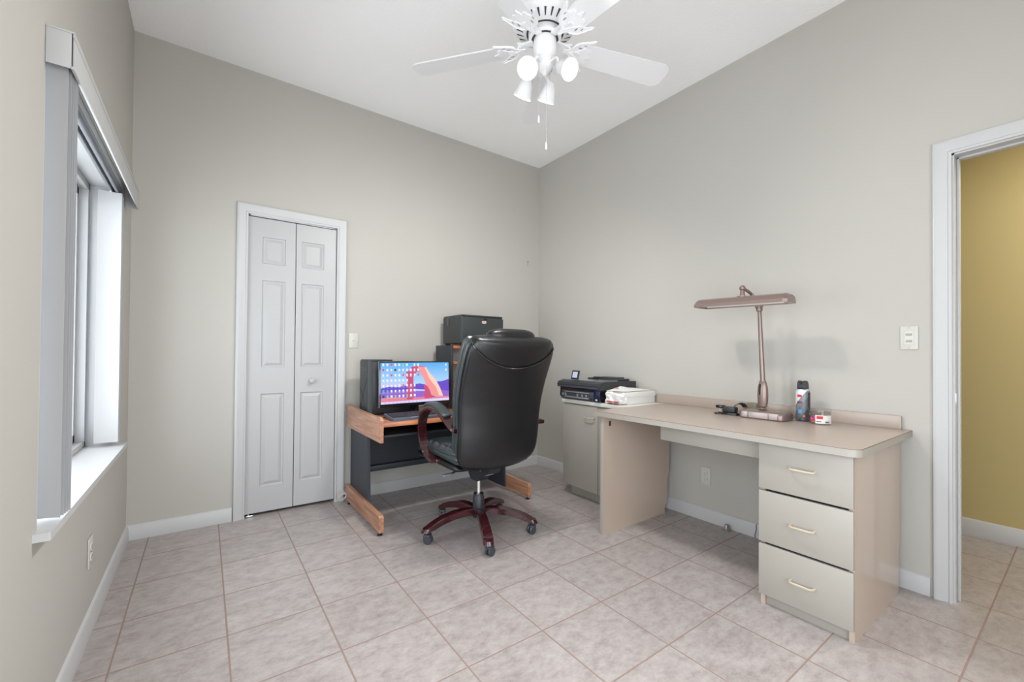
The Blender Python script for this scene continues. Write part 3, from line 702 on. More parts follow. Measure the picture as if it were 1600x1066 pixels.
# duster can
dc = thing('air_duster_can', 'compressed air duster can with black nozzle right of bronze lamp', 'spray can', (-.112, -2.388, DT))
dm = Matrix.Translation((-.112, -2.388, DT+.001))
cm = bpy.data.materials.new('duster_label'); cm.use_nodes = True
Nn = cm.node_tree.nodes; Ll = cm.node_tree.links; pp = Nn['Principled BSDF']; pp.inputs['Roughness'].default_value = .3
tc = Nn.new('ShaderNodeTexCoord'); sx = Nn.new('ShaderNodeSeparateXYZ'); Ll.new(tc.outputs['Object'], sx.inputs[0])
rp = Nn.new('ShaderNodeValToRGB'); rp.color_ramp.interpolation = 'CONSTANT'
mt = Nn.new('ShaderNodeMath'); mt.operation = 'MULTIPLY_ADD'; Ll.new(sx.outputs[1], mt.inputs[0]); mt.inputs[1].default_value = 1.5; Ll.new(sx.outputs[2], mt.inputs[2])
E = rp.color_ramp.elements; E[0].position = 0; E[0].color = (*srgb(70, 72, 78), 1); E[1].position = .02; E[1].color = (*srgb(96, 98, 104), 1)
for p_, c_ in ((.085, srgb(120, 122, 128)), (.125, srgb(212, 216, 220))): e_ = E.new(p_); e_.color = (*c_, 1)
Ll.new(mt.outputs[0], rp.inputs[0]); Ll.new(rp.outputs[0], pp.inputs['Base Color'])
def cano(name, bm, m, par):
    bmesh.ops.transform(bm, matrix=dm.inverted(), verts=bm.verts)
    o = obj(name, bm, m, None); o.location = dm.translation; o.parent = par; o.matrix_parent_inverse = PINV(par); return o
b = BM(); lathe(b, [(.030, 0), (.033, .004), (.033, .150), (.031, .160), (.024, .170), (.018, .172)], 32, dm); cbdy = cano('can_body', b, cm, dc)
b = BM()
for (a0, a1, z0_, z1_, rr) in ((-2.10, -1.55, .02, .155, .0334),):
    n = 10
    for i in range(n):
        t0 = a0+(a1-a0)*i/n; t1 = a0+(a1-a0)*(i+1)/n
        vs = [dm @ Vector((rr*math.cos(t), rr*math.sin(t), z)) for t, z in ((t0, z0_), (t1, z0_), (t1, z1_), (t0, z1_))]
        b.faces.new([b.verts.new(v) for v in vs])
obj('warning_panel', b, mat('label_dark', srgb(52, 48, 50), .4, noise=.5, nscale=160), cbdy)
def canpatch(a, z, w, h, m, name):
    b = BM(); n = 4; rr = .0336
    for i in range(n):
        t0 = a+w/.033*(i/n-.5); t1 = a+w/.033*((i+1)/n-.5)
        b.faces.new([b.verts.new(dm @ Vector((rr*math.cos(t), rr*math.sin(t), zz))) for t, zz in ((t0, z-h/2), (t1, z-h/2), (t1, z+h/2), (t0, z+h/2))])
    obj(name, b, m, cbdy)
canpatch(-3.30, .135, .022, .014, RED, 'red_print_block'); canpatch(-3.30, .100, .026, .012, mat('label_maroon', srgb(110, 70, 72), .4, noise=.3, nscale=200), 'text_band')
canpatch(-3.25, .052, .018, .02, mat('label_blue', srgb(80, 150, 205), .4, noise=.1), 'blue_print_block'); canpatch(-2.65, .028, .009, .010, mat('label_orange', srgb(230, 110, 70), .4, noise=.1), 'orange_dot')
b = BM()
box(b, -.026, -.002, -.019, .019, .170, .196, .006, 3, dm); prism(b, [(-.024, .17), (.022, .17), (.020, .195), (.006, .214), (-.010, .216), (-.022, .206)], -.020, -.004, 'xz', dm); prism(b, [(-.024, .17), (.022, .17), (.018, .19), (.004, .212), (-.010, .216), (-.022, .204)], .004, .020, 'xz', dm)
obj('nozzle_cap', b, BPLAST, dc)

# clear jar
jr = thing('plastic_jar', 'short clear plastic jar with red and white label beside the duster can', 'jar', (-.158, -2.488, DT))
jm = Matrix.Translation((-.158, -2.480, DT+.001)) @ Matrix.Diagonal((.91, .91, 1, 1))
b = BM(); lathe(b, [(.050, 0), (.053, .003), (.053, .058), (.050, .062), (.048, .064), (.048, .060), (.0505, .056), (.0505, .004), (.002, .003)], 36, jm, cap=True); obj('jar_wall', b, CLEAR, jr)
b = BM(); lathe(b, [(.052, .063), (.055, .064), (.055, .074), (.051, .077), (.002, .0765)], 36, jm); obj('jar_lid', b, CLEAR, jr)
b = BM()
for i in range(12):
    t0 = -3.20+1.75*i/12; t1 = -3.20+1.75*(i+1)/12
    b.faces.new([b.verts.new(jm @ Vector((.0536*math.cos(t), .0536*math.sin(t), z))) for t, z in ((t0, .006), (t1, .006), (t1, .048), (t0, .048))])
lbj = obj('jar_label', b, WHT, jr)
def jarpatch(a0, a1, z0_, z1_, m, name):
    b = BM()
    for i in range(5):
        t0 = a0+(a1-a0)*i/5; t1 = a0+(a1-a0)*(i+1)/5
        b.faces.new([b.verts.new(jm @ Vector((.0540*math.cos(t), .0540*math.sin(t), z))) for t, z in ((t0, z0_), (t1, z0_), (t1, z1_), (t0, z1_))])
    obj(name, b, m, lbj)
jarpatch(-3.10, -2.55, .029, .044, RED, 'red_print_block'); jarpatch(-3.10, -2.70, .014, .019, mat('print_grey', srgb(110, 110, 112), .6, noise=.4, nscale=300), 'small_print'); jarpatch(-2.35, -1.9, .010, .018, mat('print_grey', (0, 0, 0)), 'small_print')
for k in range(7):
    b = BM(); a = random.random()*6.28; rr = random.random()*.03; a2 = 2.35+random.random()*.6
    c = Vector((-.158+.032*math.cos(a2), -2.480+.032*math.sin(a2), DT+.011+.005*k))
    tube(b, [c+Vector((.010*math.cos(t+a), .010*math.sin(t+a), .003*math.sin(2*t+k))) for t in [2*PI*i/12 for i in range(12)]], .0022, 6, closed=True)
    tag(obj('hair_tie', b, mat('pink_plastic', srgb(240, 80, 170), .4, noise=.03) if k > 1 else mat('orange_plastic', srgb(225, 120, 80), .4, noise=.03)), 'small pink hair tie inside the clear jar' if k > 1 else 'small orange hair tie at the bottom of the clear jar', 'hair tie', 'pink hair ties in the jar' if k > 1 else 'orange hair ties in the jar')

# small floor things at right wall
b = BM(); lathe(b, [(.024, 0), (.024, .006), (.016, .012), (.013, .030), (.010, .036)], 20, Matrix.Translation((-.045, -1.94, 0))); tag(obj('door_stop', b, mat('stop_grey', srgb(150, 146, 144), .35, metal=.4, noise=.05)), 'small grey round door stop on floor by baseboard in the desk kneehole', 'door stop')
b = BM(); tube(b, smooth_path([(-.017, -2.105, .085), (-.018, -2.106, .05), (-.020, -2.100, .02), (-.024, -2.104, .004)], 6), .0018, 6); tag(obj('cable', b, BPLAST), 'thin dark cable hanging over the right baseboard next to the drawers', 'cable')

# ------------------------------------------------------------------ computer desk
ck = thing('computer_desk', 'oak and black computer desk with raised hutch against the back wall', 'desk', (-1.3, -.4, 0))
CXL, CXR = -1.875, -.718
KT = .672
def side_board(x0, x1):
    b = BM(); yf, yb = -.785, -.06
    top = [(yf+.004, .700), (yf+.02, .713), (-.60, .711), (-.35, .713), (-.15, .721), (yb, .727)]
    prism(b, [(yf, .560), (yb, .560)]+top[::-1]+[(yf, .695)], x0, x1, 'yz'); return b
def foot_rail(x0, x1):
    b = BM(); yf, yb = -.795, -.05
    prism(b, [(yf, .022), (yb, .022), (yb, .130), (yf+.015, .122), (yf, .110)], x0, x1, 'yz'); return b
def shadowless(o): return o
for (x0, x1) in ((CXL, CXL+.020), (CXR-.020, CXR)):
    obj('side_board', side_board(x0, x1), OAK, ck)
    r = obj('foot_rail', foot_rail(x0-.004, x1+.004), OAK, ck)
    for yy in (-.765, -.11):
        b = BM(); xm = (x0+x1)/2; cyl(b, (xm, yy, .004), (xm, yy, .024), .006, n=10); lathe(b, [(.017, 0), (.017, .004), (.010, .007)], 14, Matrix.Translation((xm, yy, .0005))); obj('leveling_foot', b, BPLAST, r)
    b = BM(); xm0, xm1 = (x0+.022, x0+.040) if x0 < -1.5 else (x1-.040, x1-.022)
    prism(b, [(-.520, .03), (-.075, .03), (-.075, .700), (-.46, .56), (-.46, .56), (-.500, .50)] if False else [(-.500, .03), (-.075, .03), (-.075, .665), (-.455, .665)], xm0, xm1, 'yz'); obj('side_panel', b, BLAM, ck, smooth=False)
b = BM(); box(b, CXL+.020, CXR-.020, -.740, -.06, KT-.026, KT, .002); obj('desktop', b, OAKX, ck)
b = BM(); box(b, CXL+.04, CXR-.04, -.16, -.145, .275, KT-.027); mp_ = obj('modesty_panel', b, BLAM, ck)
b = BM(); box(b, CXL+.04, CXR-.04, -.20, -.145, .235, .275, .002); obj('cross_beam', b, BLAM, ck)
b = BM(); box(b, CXL+.05, CXR-.05, -.70, -.16, .575, .588); box(b, CXL+.0405, CXL+.052, -.70, -.16, .57, KT-.028); box(b, CXR-.052, CXR-.0405, -.70, -.16, .57, KT-.028); obj('keyboard_shelf', b, BLAM, ck)
# hutch
HX0, HX1, HY0, HY1, HZ = -1.170, -.765, -.350, -.075, 1.172
b = BM(); box(b, HX0, HX0+.018, HY0, HY1, KT, HZ, .001); obj('hutch_side', b, BLAM, ck)
b = BM(); box(b, HX1-.018, HX1, HY0, HY1, KT, HZ, .001); obj('hutch_side', b, BLAM, ck)
for z in (HZ-.022, 1.025, .85):
    b = BM(); box(b, HX0+.018, HX1-.018, HY0-.004 if z < 1.1 else HY0+.002, HY1, z-.0, z+.020, .001); obj('hutch_shelf', b, OAKX, ck)
b = BM(); box(b, HX0+.018, HX1-.018, HY1-.006, HY1-.002, KT, HZ); obj('hutch_back', b, mat('hutch_back_grey', srgb(232, 230, 228), .6, noise=.03), ck)

# laser printer on hutch
lp = thing('laser_printer', 'black box-shaped laser printer on top of the computer desk hutch', 'printer', (-.91, -.25, HZ))
PX0, PX1, PY_0, PY_1, PZ0, PZ1 = -1.108, -.712, -.405, -.078, HZ+.016, 1.418
LPM = mat('printer_charcoal', srgb(50, 54, 55), .45, noise=.05, nscale=30, bump=.08, bscale=500)
b = BM(); box(b, PX0, PX1, PY_0+.014, PY_1, PZ0, PZ1-.008, .010, 3); box(b, PX0+.004, PX1-.004, PY_0+.008, PY_1-.003, PZ1-.014, PZ1-.001, .005, 3); lb2 = obj('printer_body', b, LPM, lp)
b = BM(); box(b, PX0+.001, PX1-.001, PY_0, PY_0+.016, PZ0+.001, PZ1-.022, .006, 3); fd = obj('front_door', b, LPM, lp)
b = BM(); box(b, PX0+.20, PX0+.235, PY_0-.001, PY_0+.004, PZ1-.038, PZ1-.026, .001); obj('door_latch', b, BGLOSS, fd)
b = BM(); box(b, PX0-.0012, PX0+.001, -.20, -.16, PZ1-.085, PZ1-.018, .0005); box(b, PX0-.0012, PX0+.001, -.295, -.18, PZ1-.02, PZ1-.016, .0003); obj('side_grille', b, BGLOSS, lb2)
for (x, y) in ((PX0+.03, PY_0+.07), (PX1-.03, PY_0+.07), (PX0+.03, PY_1-.03), (PX1-.03, PY_1-.03)):
    b = BM(); box(b, x-.02, x+.02, y-.012, y+.02, HZ+.0005, PZ0+.001, .002); obj('printer_foot', b, BPLAST, lp)
bx, bz = -.904, 1.362
Mb = align((bx, PY_0, bz), (0, -1, 0))
b = BM(); prism(b, rrect(bx-.021, bx+.021, bz-.010, bz+.010, .0099, 8), PY_0-.002, PY_0+.0005, 'xz'); bd = obj('badge', b, mat('badge_pale', srgb(214, 196, 190), .4, noise=.02), lp)
def text(s, size, M, m, name, parent, depth=.0006):
    cu = bpy.data.curves.new(name, 'FONT'); cu.body = s; cu.size = size; cu.extrude = depth; cu.align_x = 'CENTER'; cu.align_y = 'CENTER'
    o = bpy.data.objects.new(name, cu); COL.objects.link(o)
    dg = bpy.context.evaluated_depsgraph_get(); me = bpy.data.meshes.new_from_object(o.evaluated_get(dg)); bpy.data.objects.remove(o)
    me.transform(M); me.materials.clear(); me.materials.append(m)
    q = bpy.data.objects.new(name, me); COL.objects.link(q); q.parent = parent; q.matrix_parent_inverse = PINV(parent); return q
text('DELL', .0155, Matrix.Translation((bx, PY_0-.0022, bz)) @ Matrix.Rotation(PI/2, 4, 'X'), mat('badge_red', srgb(170, 50, 50), .5, noise=.02), 'badge_lettering', bd)

# PC tower, turned sideways behind the monitor
tw = thing('computer_tower', 'black computer tower standing behind the monitor on the computer desk', 'computer', (-1.64, -.29, KT))
TX0, TX1, TY0, TY1 = -1.822, -1.445, -.372, -.180
b = BM(); box(b, TX0+.03, TX1, TY0+.004, TY1-.004, KT+.008, 1.048, .004, 2); obj('tower_case', b, BPLAST, tw)
b = BM(); prism(b, rrect(TX0, TX0+.17, TY0, TY1, .022, 5, (0, 1, 1, 0)), 1.049, 1.060, 'xy'); obj('top_cover', b, BLAM, tw)
b = BM(); prism(b, rrect(TX0-.004, TX0+.032, TY0, TY1, .016, 6, (0, 1, 1, 0)), KT+.006, 1.052, 'xy'); fb = obj('front_bezel', b, LPM, tw)
b = BM()
for (ya, za, yb_, zb_) in ((-.358, .93, -.200, .70), (-.358, .71, -.200, .86), (-.345, 1.0, -.205, 1.0), (-.345, .985, -.205, .985)):
    tube(b, [(TX0-.0045, ya, za), (TX0-.0045, (ya+yb_)/2, (za+zb_)/2), (TX0-.0045, yb_, zb_)], .0016, 6)
obj('bezel_line', b, BGLOSS, fb)
for x in (TX0+.045, TX1-.04):
    for y in (TY0+.03, TY1-.03):
        b = BM(); box(b, x-.012, x+.012, y-.012, y+.012, KT+.0005, KT+.009, .002); obj('tower_foot', b, BPLAST, tw)

# monitor
mn = thing('computer_monitor', 'wide thin black monitor showing desert arch wallpaper and desktop icons', 'monitor', (-1.493, -.43, KT))
MW, MHh = .556, .318
Mm = Matrix.Translation((-1.4935, -.428, .731)) @ Matrix.Rotation(math.radians(3.2), 4, 'Z') @ Matrix.Rotation(math.radians(-2.5), 4, 'X')
b = BM(); box(b, -MW/2, MW/2, -.010, .012, 0, MHh, .003, 2, Mm); mb = obj('monitor_body', b, BGLOSS, mn)
b = BM(); box(b, -MW/2-.0005, -MW/2+.002, -.0115, .004, .0, MHh, .0005, 1, Mm); obj('silver_edge', b, mat('silver', srgb(170, 176, 190), .25, metal=.7, noise=.02), mb)
b = BM(); box(b, -.04, .04, .012, .035, .06, .2, .004, 2, Mm); box(b, -.025, .025, .02, .04, -.055, .10, .004, 2, Mm); obj('stand_neck', b, BGLOSS, mn)
b = BM(); prism(b, rrect(-1.615, -1.375, -.50, -.398, .03, 6), KT+.0005, KT+.010, 'xy'); obj('stand_base', b, BGLOSS, mn)
# screen, drawn from flat polygons in one mesh
SW0, SW1, SZ0, SZ1 = -.268, .268, .022, .308
cols = [('scr_sky', None), ('scr_far', srgb(136, 92, 196)), ('scr_mtn', srgb(96, 66, 190)), ('scr_plain', srgb(150, 110, 190)), ('scr_ground', srgb(214, 120, 140)), ('scr_arch', srgb(190, 70, 112)), ('scr_archlit', srgb(226, 142, 142)), ('scr_archhi', srgb(245, 196, 176)), ('scr_bar', srgb(205, 200, 240)), ('scr_icon', srgb(225, 225, 245)), ('scr_red', srgb(220, 70, 100)), ('scr_teal', srgb(60, 180, 200)), ('scr_green', srgb(110, 210, 120)), ('scr_dark', srgb(50, 50, 90)), ('scr_cloud', srgb(180, 190, 225))]
mats = []
for nme, c in cols:
    if c is None:
        m = bpy.data.materials.new(nme); m.use_nodes = True; N = m.node_tree.nodes; L = m.node_tree.links; p = N['Principled BSDF']
        p.inputs['Base Color'].default_value = (.02, .02, .02, 1); p.inputs['Emission Strength'].default_value = 1.0; p.inputs['Roughness'].default_value = .4
        tcn = N.new('ShaderNodeTexCoord'); sp_ = N.new('ShaderNodeSeparateXYZ'); L.new(tcn.outputs['Generated'], sp_.inputs[0])
        rp = N.new('ShaderNodeValToRGB'); rp.color_ramp.elements[0].position = .35; rp.color_ramp.elements[0].color = (*srgb(176, 208, 238), 1); rp.color_ramp.elements[1].position = 1; rp.color_ramp.elements[1].color = (*srgb(72, 160, 226), 1)
        L.new(sp_.outputs[2], rp.inputs[0]); L.new(rp.outputs[0], p.inputs['Emission Color'])
        mats.append(m)
    else: mats.append(emis(nme, c, 1.0))
IDX = {c[0][4:]: i for i, c in enumerate(cols)}
b = BM()
def poly(pts, m, lay):
    vs = [b.verts.new(Mm @ Vector((SW0+(SW1-SW0)*u, -.0108-lay*.0002, SZ0+(SZ1-SZ0)*(1-v)))) for u, v in pts]
    f = b.faces.new(vs); f.material_index = IDX[m]; return f
poly([(0, 0), (1, 0), (1, 1), (0, 1)], 'sky', 0)
poly([(0, .52), (.12, .47), (.3, .50), (.4, .46), (.45, .50), (.45, .62), (0, .62)], 'cloud', 1)
poly([(.0, .62), (.1, .58), (.25, .60), (.40, .55), (.55, .53), (.66, .57), (.8, .50), (.9, .49), (1, .44), (1, .82), (0, .82)], 'mtn', 2)
poly([(0, .72), (.2, .68), (.5, .70), (.75, .68), (1, .76), (1, .92), (0, .92)], 'far', 3)
poly([(.45, .66), (.62, .69), (.62, .73), (.45, .71)], 'cloud', 3.5)
poly([(0, .86), (.15, .84), (.4, .88), (.6, .88), (.75, .93), (1, .88), (1, .95), (0, .95)], 'ground', 4)
# arch: left pillar, top, right leg
poly([(.355, .22), (.40, .20), (.45, .24), (.455, .45), (.45, .92), (.36, .92), (.352, .74), (.375, .60), (.36, .45), (.345, .33)], 'arch', 5)
poly([(.405, .20), (.43, .10), (.50, .085), (.60, .09), (.645, .11), (.64, .20), (.60, .26), (.55, .235), (.50, .24), (.47, .30), (.45, .38), (.42, .30)], 'arch', 6)
poly([(.52, .10), (.645, .11), (.68, .24), (.74, .38), (.80, .50), (.86, .66), (.91, .90), (.62, .92), (.60, .86), (.625, .70), (.63, .52), (.60, .38), (.55, .24)], 'archlit', 7)
poly([(.62, .14), (.645, .12), (.70, .28), (.78, .42), (.84, .60), (.905, .88), (.84, .86), (.80, .66), (.74, .52), (.68, .38), (.66, .26)], 'archhi', 8)
poly([(.60, .56), (.66, .60), (.70, .72), (.72, .84), (.80, .90), (.62, .92), (.60, .84), (.625, .70)], 'arch', 8)
poly([(0, .95), (1, .935), (1, 1), (0, 1)], 'bar', 9)
rnd = random.Random(3)
for rI in range(7):
    for cI in range(10 if rI < 3 else 9):
        u = .035+cI*.0545; v = .05+rI*.128
        if rI == 3 and cI > 6: continue
        mm = 'icon'
        q_ = rnd.random()
        if q_ < .06: mm = 'red'
        elif q_ < .12: mm = 'teal'
        elif q_ < .16: mm = 'green'
        elif q_ < .22: mm = 'dark'
        if (rI, cI) in ((1, 0), (2, 2)): mm = 'red'
        if (rI, cI) in ((5, 0), (5, 1)): mm = 'teal'
        if (rI, cI) == (6, 1): mm = 'green'
        w_, h_ = .010+.004*rnd.random(), .024+.006*rnd.random()
        poly([(u-w_, v-h_), (u+w_, v-h_), (u+w_, v+h_), (u-w_, v+h_)], mm, 10)
        poly([(u-.016, v+.040), (u+.016, v+.040), (u+.016, v+.048), (u-.016, v+.048)], 'cloud', 10)
for v in (.06, .19): poly([(.945, v-.03), (.965, v-.03), (.965, v+.03), (.945, v+.03)], 'icon', 10)
for k in range(9): u = .05+k*.055; poly([(u, .965), (u+.012, .965), (u+.012, .985), (u, .985)], 'teal' if k % 3 else 'red', 10)
obj('screen', b, mats, mb, smooth=False)

# keyboard
kb = thing('keyboard', 'black computer keyboard in front of the monitor on the oak desktop', 'keyboard', (-1.55, -.62, KT))
Mk = Matrix.Translation((-1.545, -.615, KT+.003)) @ Matrix.Rotation(math.radians(2), 4, 'Z') @ Matrix.Rotation(math.radians(5), 4, 'X')
KB = mat('keyboard_slate', srgb(84, 98, 110), .4, noise=.05)
b = BM(); prism(b, rrect(-.225, .225, -.085, .085, .012, 4), .006, .020, 'xy', Mk); kbb = obj('keyboard_case', b, KB, kb)
KEY = mat('key_black', srgb(40, 42, 50), .5, noise=.05)
for rI in range(5):
    b = BM()
    for cI in range(20):
        if cI in (15,): continue
        x = -.212+cI*.0212; y = .062-rI*.0235
        if rI == 4 and 4 <= cI <= 8: continue
        box(b, x, x+.0165, y-.0175, y, .019, .027, .0022, 1, Mk)
    if rI == 4: box(b, -.212+4*.0212, -.212+9*.0212-.003, -.0505, -.032, .019, .026, .0025, 1, Mk)
    obj('key_row', b, KEY, kbb)
b = BM(); box(b, -.10, -.06, -.079, -.073, .0198, .0206, 0, 1, Mk); obj('logo_print', b, mat('logo_silver', srgb(190, 195, 205), .4, noise=.02), kbb)
b = BM(); 
tube(b, smooth_path([(-1.73, -.52, KT+.004), (-1.80, -.50, KT+.004), (-1.81, -.44, KT+.004), (-1.76, -.42, KT+.004), (-1.70, -.44, KT+.004)], 6), .003, 8)
tag(obj('cable', b, BPLAST), 'thin black cable lying on the oak desktop left of the keyboard', 'cable')
b = BM()
tube(b, smooth_path([(-1.19, -.40, .86), (-1.17, -.42, .88), (-1.15, -.41, .84), (-1.18, -.44, .80), (-1.20, -.42, .76), (-1.22, -.40, KT+.004)], 6), .0022, 6)
tag(obj('cable', b, BPLAST), 'black cable dangling between the monitor and the hutch', 'cable')
b = BM()
for k in range(5):
    rr = .035-.004*k; c = Vector((-1.905+.003*k, -.040, .05))
    tube(b, [c+Vector((rr*.8*math.cos(t), -.006*k+.008*math.sin(t+k), rr*math.sin(t))) for t in [2*PI*i/20 for i in range(20)]], .003, 6, closed=True)
tag(obj('coiled_cable', b, mat('cable_white', srgb(205, 203, 200), .5, noise=.1, nscale=60)), 'coiled white cable on the floor between closet door and computer desk', 'cable')

# ------------------------------------------------------------------ office chair
ch = thing('office_chair', 'high-back black leather office chair with cherry wood arms and five-star base', 'chair', (-1.343, -1.055, 0))
HXc, HYc = -1.343, -1.055
CYAW = math.radians(0)     # chair faces +y
b = BM()
lathe(b, [(.035, .095), (.042, .10), (.044, .150), (.036, .156), (.036, .215), (.032, .222), (.032, .238)], 28, Matrix.Translation((HXc, HYc, 0))); obj('base_hub', b, BPLAST, ch)
b = BM(); cyl(b, (HXc, HYc, .235), (HXc, HYc, .330), .0145, n=20); obj('gas_lift', b, CHROME, ch)
for k, a in enumerate([math.radians(t) for t in (-112, -40, 32, 104, 176)]):
    R = Matrix.Translation((HXc, HYc, 0)) @ Matrix.Rotation(a, 4, 'Z')
    top = [(.036, .150), (.10, .156), (.17, .151), (.24, .135), (.30, .112), (.335, .092)]
    bot = [(.345, .066), (.30, .078), (.24, .098), (.17, .112), (.10, .117), (.036, .112)]
    wid = lambda x: .026 if x < .1 else .026+.003*(x-.1)/.2
    b = BM(); tp = smooth_path([(x, 0, z) for x, z in top], 4); bt = smooth_path([(x, 0, z) for x, z in bot[::-1]], 4)
    ws = [.023+.006*min(1, p.x/.3) for p in tp]
    rows = []
    for p, q, w in zip(tp, bt, ws):
        rows.append([b.verts.new(R @ Vector((p.x, -w*.85, p.z))), b.verts.new(R @ Vector((p.x, w*.85, p.z))), b.verts.new(R @ Vector((p.x, w, p.z-.005))), b.verts.new(R @ Vector((q.x, w, q.z))), b.verts.new(R @ Vector((q.x, -w, q.z))), b.verts.new(R @ Vector((p.x, -w, p.z-.005)))])
    # rounded tip
    p, q = tp[-1], bt[-1]
    for t_ in (.4, .75, .95):
        w = ws[-1]*math.sqrt(1-t_*t_); dx = t_*.026
        rows.append([b.verts.new(R @ Vector((p.x+dx, -w*.85, p.z-.006*t_))), b.verts.new(R @ Vector((p.x+dx, w*.85, p.z-.006*t_))), b.verts.new(R @ Vector((p.x+dx, w, p.z-.005-.006*t_))), b.verts.new(R @ Vector((q.x+dx, w, q.z))), b.verts.new(R @ Vector((q.x+dx, -w, q.z))), b.verts.new(R @ Vector((p.x+dx, -w, p.z-.005-.006*t_)))])
    for A, B in zip(rows, rows[1:]):
        for i in range(6): b.faces.new((A[i], A[(i+1) % 6], B[(i+1) % 6], B[i]))
    b.faces.new(rows[0][::-1]); b.faces.new(rows[-1])
    lg = obj('base_leg', b, CHERRY, ch)
    cr = random.uniform(-1, 1)
    Rc = R @ Matrix.Translation((.340, 0, 0)) @ Matrix.Rotation(cr, 4, 'Z')
    b = BM()
    cyl(b, R @ Vector((.340, 0, .05)), R @ Vector((.340, 0, .070)), .006, n=10)
    for s in (-1, 1): lathe(b, [(.012, -.008), (.023, -.007), (.0255, -.003), (.0255, .004), (.020, .008)], 20, Rc @ Matrix.Translation((-.012, s*.013, .026)) @ Matrix.Rotation(PI/2, 4, 'X'))
    box(b, -.028, .012, -.0235, .0235, .036, .058, .008, 3, Rc)
    obj('caster', b, mat('caster_slate', srgb(58, 62, 68), .35, noise=.05), lg)
# mechanism
b = BM()
box(b, HXc-.055, HXc+.055, HYc-.10, HYc+.10, .395, .430, .006); 
prism(b, [(HYc-.19, .43), (HYc+.06, .43), (HYc+.06, .36), (HYc+.03, .325), (HYc-.04, .325), (HYc-.07, .36), (HYc-.17, .40)], HXc-.04, HXc+.04, 'yz')
mc = obj('tilt_mechanism', b, BLAM, ch)
b = BM(); Ml = Matrix.Translation((HXc+.0, HYc-.121, .3815)) @ Matrix.Rotation(math.radians(24), 4, 'X'); box(b, -.020, .020, -.018, .018, -.0022, .0, 0, 1, Matrix.Translation((HXc, HYc-.120, .3785)) @ Matrix.Rotation(math.radians(-22), 4, 'X')); obj('caution_label', b, mat('label_pinkish', srgb(190, 170, 170), .5, noise=.1), mc)
b = BM(); tube(b, smooth_path([(HXc-.03, HYc+.02, .395), (HXc-.12, HYc+.02, .398), (HXc-.19, HYc+.0, .388)], 5), .006, 8); lv = obj('tilt_lever', b, BPLAST, mc)
b = BM(); prism(b, rrect(HXc-.25, HXc-.185, HYc-.014, HYc+.016, .008, 4), .380, .390, 'xy'); obj('lever_paddle', b, GREYP, lv)

def loft(rows, closed_caps=True):
    b = BM(); R_ = [[b.verts.new(p) for p in row] for row in rows]; n = len(rows[0])
    for A, B in zip(R_, R_[1:]):
        for i in range(n): b.faces.new((A[i], A[(i+1) % n], B[(i+1) % n], B[i]))
    if closed_caps: b.faces.new(R_[0][::-1]); b.faces.new(R_[-1])
    return b
def sup(t, e): c, s = math.cos(t), math.sin(t); return (math.copysign(abs(c)**e, c), math.copysign(abs(s)**e, s))
def lerp_tab(tab, v):
    for (a, *A), (c, *B) in zip(tab, tab[1:]):
        if v <= c:
            t = (v-a)/(c-a); t = t*t*(3-2*t) if False else t
            return [x+(y-x)*t for x, y in zip(A, B)]
    return tab[-1][1:]
# spine of the back: v -> (y, z, halfwidth, bow)
BX = HXc-.022
SP = [(0, -1.250, .492, .205), (.04, -1.268, .505, .245), (.12, -1.288, .555, .264), (.25, -1.300, .64, .268), (.40, -1.305, .73, .270), (.55, -1.318, .84, .276), (.70, -1.350, .955, .281), (.82, -1.388, 1.05, .284), (.92, -1.422, 1.13, .283), (.97, -1.440, 1.175, .272), (1.0, -1.450, 1.205, .240)]
def spine(v): return lerp_tab(SP, max(0, min(1, v)))
def smooth_spine(v):
    a = spine(v-.03); c = spine(v+.03); m_ = spine(v)
    return [(x+2*y+z)/4 for x, y, z in zip(a, m_, c)]
def back_pt(u, v, off):
    y, z, w = smooth_spine(v)
    y2, z2, _ = smooth_spine(min(1, v+.02)); y1, z1, _ = smooth_spine(max(0, v-.02))
    t = Vector((0, y2-y1, z2-z1)).normalized(); n = Vector((0, -t.z, t.y))   # points toward rear (-y)
    bow = -.030*(1-u*u)    # centre of rear panel bulges toward the rear
    return Vector((BX+u*w, y, z))+n*(off-bow)
def shell(off_c, th, ws, v0, v1, name, m, e=.55, nu=40, nv=36, inflate=0):
    rows = []
    for j in range(nv+1):
        v = v0+(v1-v0)*j/nv
        edge = min(1, min((v-v0), (v1-v))/.05); k = math.sqrt(max(0, 1-(1-edge)**2))*.9+.1
        row = []
        for i in range(nu):
            c, s = sup(2*PI*i/nu, e)
            row.append(back_pt(c*ws*(1-.03*(1-k)), v, off_c+s*th*k))
        rows.append(row)
    b = loft(rows); return obj(name, b, m, ch, angle=60)
bk = shell(.028, .020, 1.0, 0, 1.0, 'backrest_shell', LEATHER)
fc = shell(-.024, .032, .985, .02, .985, 'backrest_cushion', LEATHERG)
fc2 = shell(-.078, .030, .955, .04, .97, 'front_pad', LEATHERG)
# piping between rear panel and cushion
b = BM()
pts = [back_pt(-1.0, v/30, .006) for v in range(1, 30)]+[back_pt(-1+2*i/16, .995, .006) for i in range(1, 16)]+[back_pt(1.0, v/30, .006) for v in range(29, 0, -1)]
tube(b, pts, .004, 8); obj('piping', b, LEATHER, bk)
